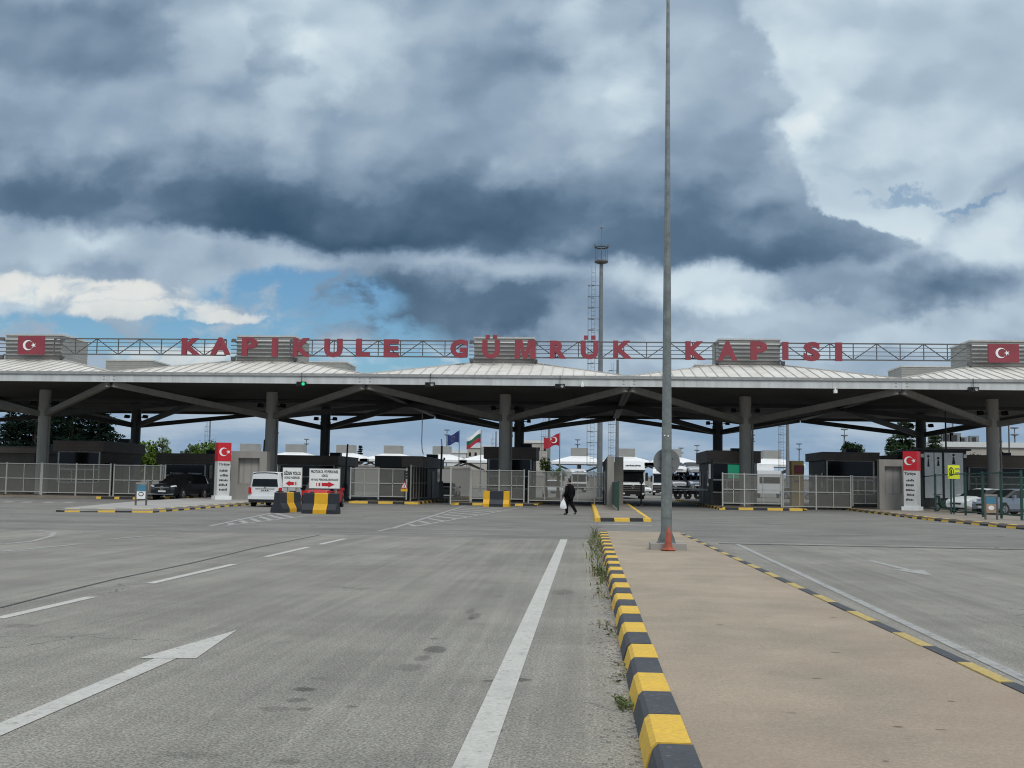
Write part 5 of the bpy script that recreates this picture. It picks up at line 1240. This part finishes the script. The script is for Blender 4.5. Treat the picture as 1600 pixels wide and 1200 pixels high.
# ------------------------------------------------------------------ far buildings and canopies
def far_canopy(px, Y, label, w=6.3):
    x = AX(px, Y); t = thing('canopy', label, 'canopy', (x, Y, 0), 'white canopies of the far yard'); z0 = 5.6; z1 = 7.5
    r = MB()
    for k in range(4):
        q = lambda a, b, z: Vector((x, Y, 0))+Matrix.Rotation(k*math.pi/2, 3, 'Z') @ Vector((a, b, z))
        r.quad(q(-w, -w, z0+.5), q(w, -w, z0+.5), q(1.6, -1.6, z1), q(-1.6, -1.6, z1)); r.bar(q(-w, -w+.1, z0+.24), q(w-.25, -w+.1, z0+.24), .2, .5)
    r.build('roof', 'tarp', t); MB().box(x-w+.3, x+w-.3, Y-w+.3, Y+w-.3, z0+.05, z0+.2).build('soffit', 'soffit', t)
    MB().box(x-1.9, x+1.9, Y-1.9, Y+1.9, z1-.2, z1+1.7).build('lantern', 'lant', t)
    MB().tube((x, Y, 0), (x, Y, z0+.06), .4, .4, 12).build('column', 'steel', t)
    for sx in (-1, 1):
        for sy in (-1, 1): MB().bar((x+sx*.3, Y+sy*.3, 3.6), (x+sx*w*.8, Y+sy*w*.8, z0-.05), .25, .3).build('strut', 'steel', t)
far = [(390, 'behind the portal by the totem'), (461, 'above the departing passenger sign'), (540, 'beside the rear column near the arrow signs'), (614, 'above the fence with the warning sign'), (690, 'below the EU flag'), (765, 'mostly hidden by the central booth'),
       (905, 'behind the tall lighting mast'), (978, 'above the white cab lorry'), (1050, 'behind the round sign'), (1125, 'mostly hidden by the display booth'), (1205, 'beside the display booth')]
for px, l in far: far_canopy(px, 250, 'far white hipped canopy with grey box '+l)
def building(name, label, x0, x1, y1, Y, dep, m, cat='building'):
    t = thing(name, label, cat, ((AX(x0, Y)+AX(x1, Y))/2, Y, 0))
    z = AZ((x0+x1)/2, y1, Y); MB().box(AX(x0, Y), AX(x1, Y), Y, Y+dep, 0, z).build('wall', m, t)
    MB().box(AX(x0, Y)-.3, AX(x1, Y)+.3, Y-.3, Y+dep+.3, z, z+.7).build('roof', 'bwhite', t)
    n = max(2, int((x1-x0)/9))
    for i in range(n):
        a = AX(x0+(x1-x0)*(i+.3)/n, Y); MB().box(a, a+(x1-x0)/n*.4*Y/FPX, Y-.05, Y-.003, z-2.2, z-1.2).build('window', 'glass', t)
    return t, z
building('building', 'beige block with a white roof edge below the striped flag', 729, 765, 700, 300, 20, 'beige')
building('building', 'beige block behind the central booth and red flag', 806, 856, 692, 310, 20, 'beige')
building('building', 'low white link building between the beige blocks and EU flag', 700, 728, 708, 300, 10, 'bwhite')
t, z = building('building', 'long beige flat roofed building beyond the restroom cabin', 1458, 1625, 699, 160, 20, 'beige')
for (px, l, w_) in ((1474, 0, 1.6), (1492, 1, 1.7), (1505, 2, 1.6), (1518, 3, 1.0), (1536, 4, 1.2)):
    b = MB(); x = AX(px, 160); b.box(x-w_/2, x+w_/2, 163, 164.2, z+.7, z+.7+w_*.85); u = b.build('air_conditioner', 'galvd', t)
    MB().box(x-w_*.35, x+w_*.15, 162.97, 162.997, z+.9, z+.6+w_*.75).build('fan', 'black', u)
t = thing('perimeter_wall', 'long ribbed grey wall across the back of the far yard', 'wall', (-40, 150, 0))
MB().box(AX(360, 150), AX(735, 150), 150, 150.4, 0, AZ(700, 731, 150)).build('wall', 'curtain', t); MB().box(AX(360, 150), AX(735, 150), 149.9, 150.5, AZ(700, 731, 150)+.003, AZ(700, 731, 150)+.25).build('coping', 'conc', t)
t = thing('perimeter_wall', 'low concrete wall at the back of the lorry yard', 'wall', (20, 270, 0))
MB().box(AX(830, 275), AX(1500, 275), 275, 275.4, 0, 3.0).build('wall', 'conc', t); MB().box(AX(830, 275), AX(1500, 275), 274.9, 275.5, 3.003, 3.2).build('coping', 'conc', t)

# ------------------------------------------------------------------ trees
def rnd_leaf(mb, c, s, rr, m=0):
    n = Vector((rr.gauss(0, 1), rr.gauss(0, 1), rr.gauss(0, 1))).normalized(); a = n.orthogonal().normalized(); b = n.cross(a)
    th = rr.uniform(0, 6.28); u = (a*math.cos(th)+b*math.sin(th))*s; v = (b*math.cos(th)-a*math.sin(th))*s*.6
    mb.quad(c-u, c-v, c+u, c+v, m=m)
def broadleaf(label, px, ytop, wpx, Y, mats, seed, zb=0, n=2600, squash=1.0):
    rr = random.Random(seed); x = AX(px, Y); zt = AZ(px, ytop, Y); rad = wpx/2*Y/FPX; zc = zt-rad*squash
    t = thing('tree', label, 'tree', (x, Y, zb)); tk = MB().tube((x, Y, zb), (x, Y, zc), .22, .10, 8); cl = []
    for i in range(34):
        d = Vector((rr.gauss(0, 1), rr.gauss(0, 1), rr.gauss(0, .9))).normalized()*rad*rr.uniform(.35, .95)
        d.z *= squash; cl.append((Vector((x, Y, zc))+d, rad*rr.uniform(.16, .36)))
        if i % 3 == 0: tk.tube((x, Y, zc-rad*.5), Vector((x, Y, zc))+d*.9, .08, .02, 5)
    tk.build('trunk', 'bark', t); cr = MB()
    for i in range(n):
        c, r_ = rr.choice(cl); p = c+Vector((rr.gauss(0, .5), rr.gauss(0, .5), rr.gauss(0, .42)))*r_
        rnd_leaf(cr, p, min(.34, rad*rr.uniform(.05, .10)), rr)
    cr.build('crown', mats, t)
def conifer(label, px, ytop, wpx, Y, seed, ybase=760, n=46, m='ctree', open_=.0):
    rr = random.Random(seed); x = AX(px, Y); zt = AZ(px, ytop, Y); rad = wpx/2*Y/FPX
    t = thing('conifer', label, 'tree', (x, Y, 0)); MB().tube((x, Y, 0), (x, Y, zt-.3), .35, .04, 8).build('trunk', 'bark', t); cr = MB()
    z = zt*.12
    while z < zt-.2:
        f = 1-(z/zt); L = rad*(f**.75)*rr.uniform(.75, 1.15)+.25
        for k in range(11):
            a = rr.uniform(0, 6.283); d = Vector((math.cos(a), math.sin(a), 0)); l = L*rr.uniform(.6, 1.15)
            if rr.random() < open_: continue
            for j in range(int(14+l*17)):
                s = rr.uniform(.1, 1)**.7; p = Vector((x, Y, z))+d*l*s+Vector((0, 0, .25*l*s-.3*l*s*s))+Vector((rr.gauss(0, .12), rr.gauss(0, .12), rr.gauss(-.06, .10)))*(.4+l*.25)
                q = Vector((rr.gauss(0, 1), rr.gauss(0, 1), rr.gauss(-.2, .5))).normalized()*rr.uniform(.2, .42); e = q.orthogonal().normalized()*.085
                cr.quad(p-e, p+e, p+q+e*.2, p+q-e*.2)
        z += (.30+.35*rr.random())*(1+.0*f)
    cr.build('crown', m, t)
conifer('dark conifer at the edge of the photo behind the outermost column', 50, 566, 150, 118, 11)
conifer('dark conifer between the first column and the rear column', 108, 572, 150, 124, 12)
conifer('dark conifer touching the rear column above the booth', 150, 600, 110, 121, 13)
conifer('loose dark conifer cut by the frame edge', 12, 640, 70, 128, 14, open_=.2)
conifer('conifer beside the rear column above the grey shed', 1416, 645, 84, 130, 15, m='leafd', open_=.2)
conifer('slender conifer in the gap above the grey shed', 1393, 682, 34, 140, 16, m='leafd')
conifer('bushy conifer above the restroom cabin', 1462, 676, 70, 140, 17, m='leafd', open_=.1)
conifer('small dark conical tree above the far canopies', 562, 695, 17, 300, 18)
broadleaf('bright green tree beside the brown booth with the wide window', 236, 690, 62, 119, 'leaf', 21, n=3400)
broadleaf('thin green treetop rising above the bright tree', 252, 681, 26, 118, 'leaf', 22, n=900)
broadleaf('spring green tree above the low brown booth near the totem', 322, 684, 52, 125, 'leaf', 23, n=2200)
broadleaf('dense round dark green tree above the dark booth', 1333, 686, 40, 140, 'leafd', 24, n=3200)
broadleaf('green bush beside the central booth', 853, 711, 26, 112, 'leaf', 25, n=1500, squash=1.2)
broadleaf('low green bush below the red flag', 872, 727, 26, 116, 'leaf', 26, n=1100)
broadleaf('dark tree beyond the parked cars', 1560, 702, 44, 150, 'leafd', 27, n=1600)
broadleaf('dark tree beside the last column', 1528, 708, 30, 150, 'leafd', 28, n=1200)
wd_ = MB(); rr = random.Random(5)
for i in range(7000):
    px = rr.uniform(-40, 420) if i < 5200 else rr.uniform(420, 1640); Y = rr.uniform(480, 560)
    ht = (13+4*math.sin(px*.021)+2*math.sin(px*.09)) if px < 345 else 5
    p = Vector((AX(px, Y), Y, rr.uniform(0, 1)**.6*ht*(.9+.2*rr.random()))); rnd_leaf(wd_, p, rr.uniform(.8, 1.9), rr)
wd_.box(AX(-200, 565), AX(1900, 565), 562, 568, -1, 4.5)
tag(wd_.build('woodland', 'wood'), 'distant wooded ridge on the horizon', 'woodland', kind='stuff')

# ------------------------------------------------------------------ the person
def skin(chains, name, material, parent, sub=2, root=0):
    vs, es, rs, idx = [], [], [], {}
    def vid(p, r):
        k = tuple(round(c, 4) for c in p)
        if k not in idx: idx[k] = len(vs); vs.append(p); rs.append(r)
        return idx[k]
    for ch in chains:
        ids = [vid(p, r) for p, r in ch]
        es += list(zip(ids, ids[1:]))
    me = bpy.data.meshes.new(name); me.from_pydata([tuple(v) for v in vs], es, [])
    o = bpy.data.objects.new(name, me); COL.objects.link(o)
    md = o.modifiers.new('skin', 'SKIN'); md.use_smooth_shade = True
    for i, r in enumerate(rs):
        me.skin_vertices[0].data[i].radius = (r, r) if isinstance(r, (int, float)) else r
        me.skin_vertices[0].data[i].use_root = (i == root)
    o.modifiers.new('sub', 'SUBSURF').levels = sub
    bpy.context.view_layer.update()
    m2 = bpy.data.meshes.new_from_object(o.evaluated_get(bpy.context.evaluated_depsgraph_get())); bpy.data.objects.remove(o)
    m2.materials.clear(); m2.materials.append(MT[material]); m2.name = name
    q = bpy.data.objects.new(name, m2); COL.objects.link(q); q.parent = parent; return q
V = Vector
pp_ = G(889, 804.5)
per = thing('person', 'person in black jacket and trousers walking with a white bag', 'person', (0, 0, 0))
# faces -x; left side is -y
pel = (V((0, 0, .93)), (.15, .12)); hipL, hipR = (V((0, -.09, .88)), .095), (V((0, .09, .88)), .095)
kL, aL, tL = (V((-.10, -.09, .50)), .062), (V((-.06, -.09, .09)), .042), (V((-.22, -.10, .035)), .036)   # leading leg
kR, aR, tR = (V((.10, .09, .50)), .062), (V((.36, .09, .15)), .042), (V((.28, .10, .035)), .034)         # trailing leg, heel up
wst, che, nek = (V((.0, 0, 1.08)), (.15, .11)), (V((.01, 0, 1.30)), (.175, .125)), (V((-.01, 0, 1.47)), .058)
shL, shR = (V((.01, -.18, 1.40)), .075), (V((.01, .18, 1.40)), .075)
eL, wL = (V((.03, -.24, 1.12)), .05), (V((-.10, -.26, .88)), .034)
eR, wR = (V((.10, .24, 1.14)), .05), (V((.06, .25, .90)), .034)
hd = [(V((-.02, 0, 1.53)), .06), (V((-.03, 0, 1.60)), (.088, .075)), (V((-.02, 0, 1.68)), (.10, .08)), (V((-.015, 0, 1.745)), .06)]
def hand(w, s, d):
    c = V(w[0]); out = []; palm = c+V(d)*.07
    out.append([w, (palm, .024)])
    for k, (l, off) in enumerate(((.058, -.03), (.066, -.01), (.062, .01), (.05, .028))):
        b = palm+V((off*.9, 0, -.008)); out.append([(palm, .024), (b+V(d)*.02, .0095), (b+V(d)*(.02+l*.5)+V((0, -s*.006, 0)), .009), (b+V(d)*(.02+l*.85)+V((-.006, -s*.022, 0)), .0075)])
    out.append([(palm, .024), (palm+V((-.032, 0, .012)), .010), (palm+V((-.045, -s*.008, -.028)), .008)])
    return out
chains = [[pel, wst, che, nek]+hd, [pel, hipL, kL, aL, tL], [pel, hipR, kR, aR, tR], [che, shL, eL, wL], [che, shR, eR, wR]]+hand(wL, -1, (-.15, 0, -.98))+hand(wR, 1, (-.2, 0, -.97))
body = skin(chains, 'body', 'skin', per)
def gr(p, k): return (p[0], tuple(c*k for c in p[1]) if isinstance(p[1], tuple) else p[1]*k)
skin([[(V((0, 0, .74)), (.20, .165)), (V((0, 0, .84)), (.205, .17)), (wst[0], (.205, .165)), (che[0], (.225, .165)), (V((0, 0, 1.43)), (.20, .145)), (V((-.005, 0, 1.52)), .105)], [(che[0], (.225, .165)), (shL[0], .10), (eL[0], .088), (wL[0]+V((.02, 0, .05)), .072), (wL[0]+V((.0, 0, -.005)), .066)],
      [(che[0], (.225, .165)), (shR[0], .10), (eR[0], .088), (wR[0]+V((.01, 0, .05)), .072), (wR[0]+V((.0, 0, -.005)), .066)]], 'jacket', 'cloth', per)
skin([[gr(pel, 1.2), gr(hipL, 1.25), gr(kL, 1.5), (aL[0]+V((.0, 0, .04)), .074), (aL[0]+V((0, 0, -.03)), .07)], [gr(pel, 1.2), gr(hipR, 1.25), gr(kR, 1.5), (aR[0]+V((-.01, 0, .04)), .074), (aR[0]+V((.0, 0, -.03)), .068)]], 'trousers', 'cloth', per)
for a, tt in ((aL, tL), (aR, tR)): skin([[(a[0]+V((.035, 0, -.03)), .046), (a[0].lerp(tt[0], .5)+V((0, 0, -.01)), .050), (tt[0]+V((-.03, 0, .005)), .040)]], 'shoe', 'shoe', per)
skin([[(V((.035, 0, 1.575)), .075), (V((.02, 0, 1.67)), (.108, .094)), (V((-.002, 0, 1.755)), (.09, .08)), (V((-.075, 0, 1.735)), .035)]], 'hair', 'hairm', per)
fc = MB(); fc.prism([(-.115, -.012, 1.61), (-.115, .012, 1.61), (-.10, .006, 1.665), (-.10, -.006, 1.665)], (-.025, 0, -.004)); fc.build('nose', 'skin', per)
fe = MB()
for s in (-1, 1): fe.lathe((-.108, s*.032, 1.668), [(0, -.012), (.011, -.006), (.012, 0), (0, .008)], 10, 'X')
fe.build('eye', 'letter', per); MB().box(-.118, -.105, -.022, .022, 1.572, 1.58).build('mouth', 'redbright', per)
for s in (-1, 1): MB().lathe((.0, s*.083, 1.64), [(0, -.01), (.028, -.008), (.03, .004), (0, .01)], 12, 'Y').build('ear', 'skin', per)
per.location = (pp_.x, pp_.y, 0); per.rotation_euler = (0, 0, R(-40)); per.scale = (1.02, 1.02, 1.02)
bgp = per.location+Matrix.Rotation(R(-40), 3, 'Z') @ V((-.14, -.27, 0))
t = thing('plastic_bag', 'white plastic carrier bag hanging from the walking person\'s hand', 'bag', (bgp.x, bgp.y, .28))
bb = MB(); rr = random.Random(9); n = 16; prof = [(0, .30, 0), (.13, .30, .07), (.17, .36, .09), (.15, .50, .075), (.09, .66, .04), (.035, .75, .02), (.02, .80, .012)]
vs = []
for i in range(n):
    a = i*2*math.pi/n
    for (rx, z, ry) in prof: k = 1+.10*math.sin(a*3+z*9)+.06*rr.uniform(-1, 1); vs.append((bgp.x+rx*k*math.cos(a), bgp.y+max(ry, .0)*k*math.sin(a), z))
kk = len(prof)
bb.add(vs, [(i*kk+j, ((i+1) % n)*kk+j, ((i+1) % n)*kk+j+1, i*kk+j+1) for i in range(n) for j in range(kk-1)])
bb.build('sack', 'bag', t, True)
hnd = MB(); hnd.tube((bgp.x-.015, bgp.y, .79), (bgp.x, bgp.y, .86), .012, .008, 6); hnd.tube((bgp.x+.015, bgp.y, .79), (bgp.x, bgp.y, .86), .012, .008, 6); hnd.build('handle', 'bag', t)
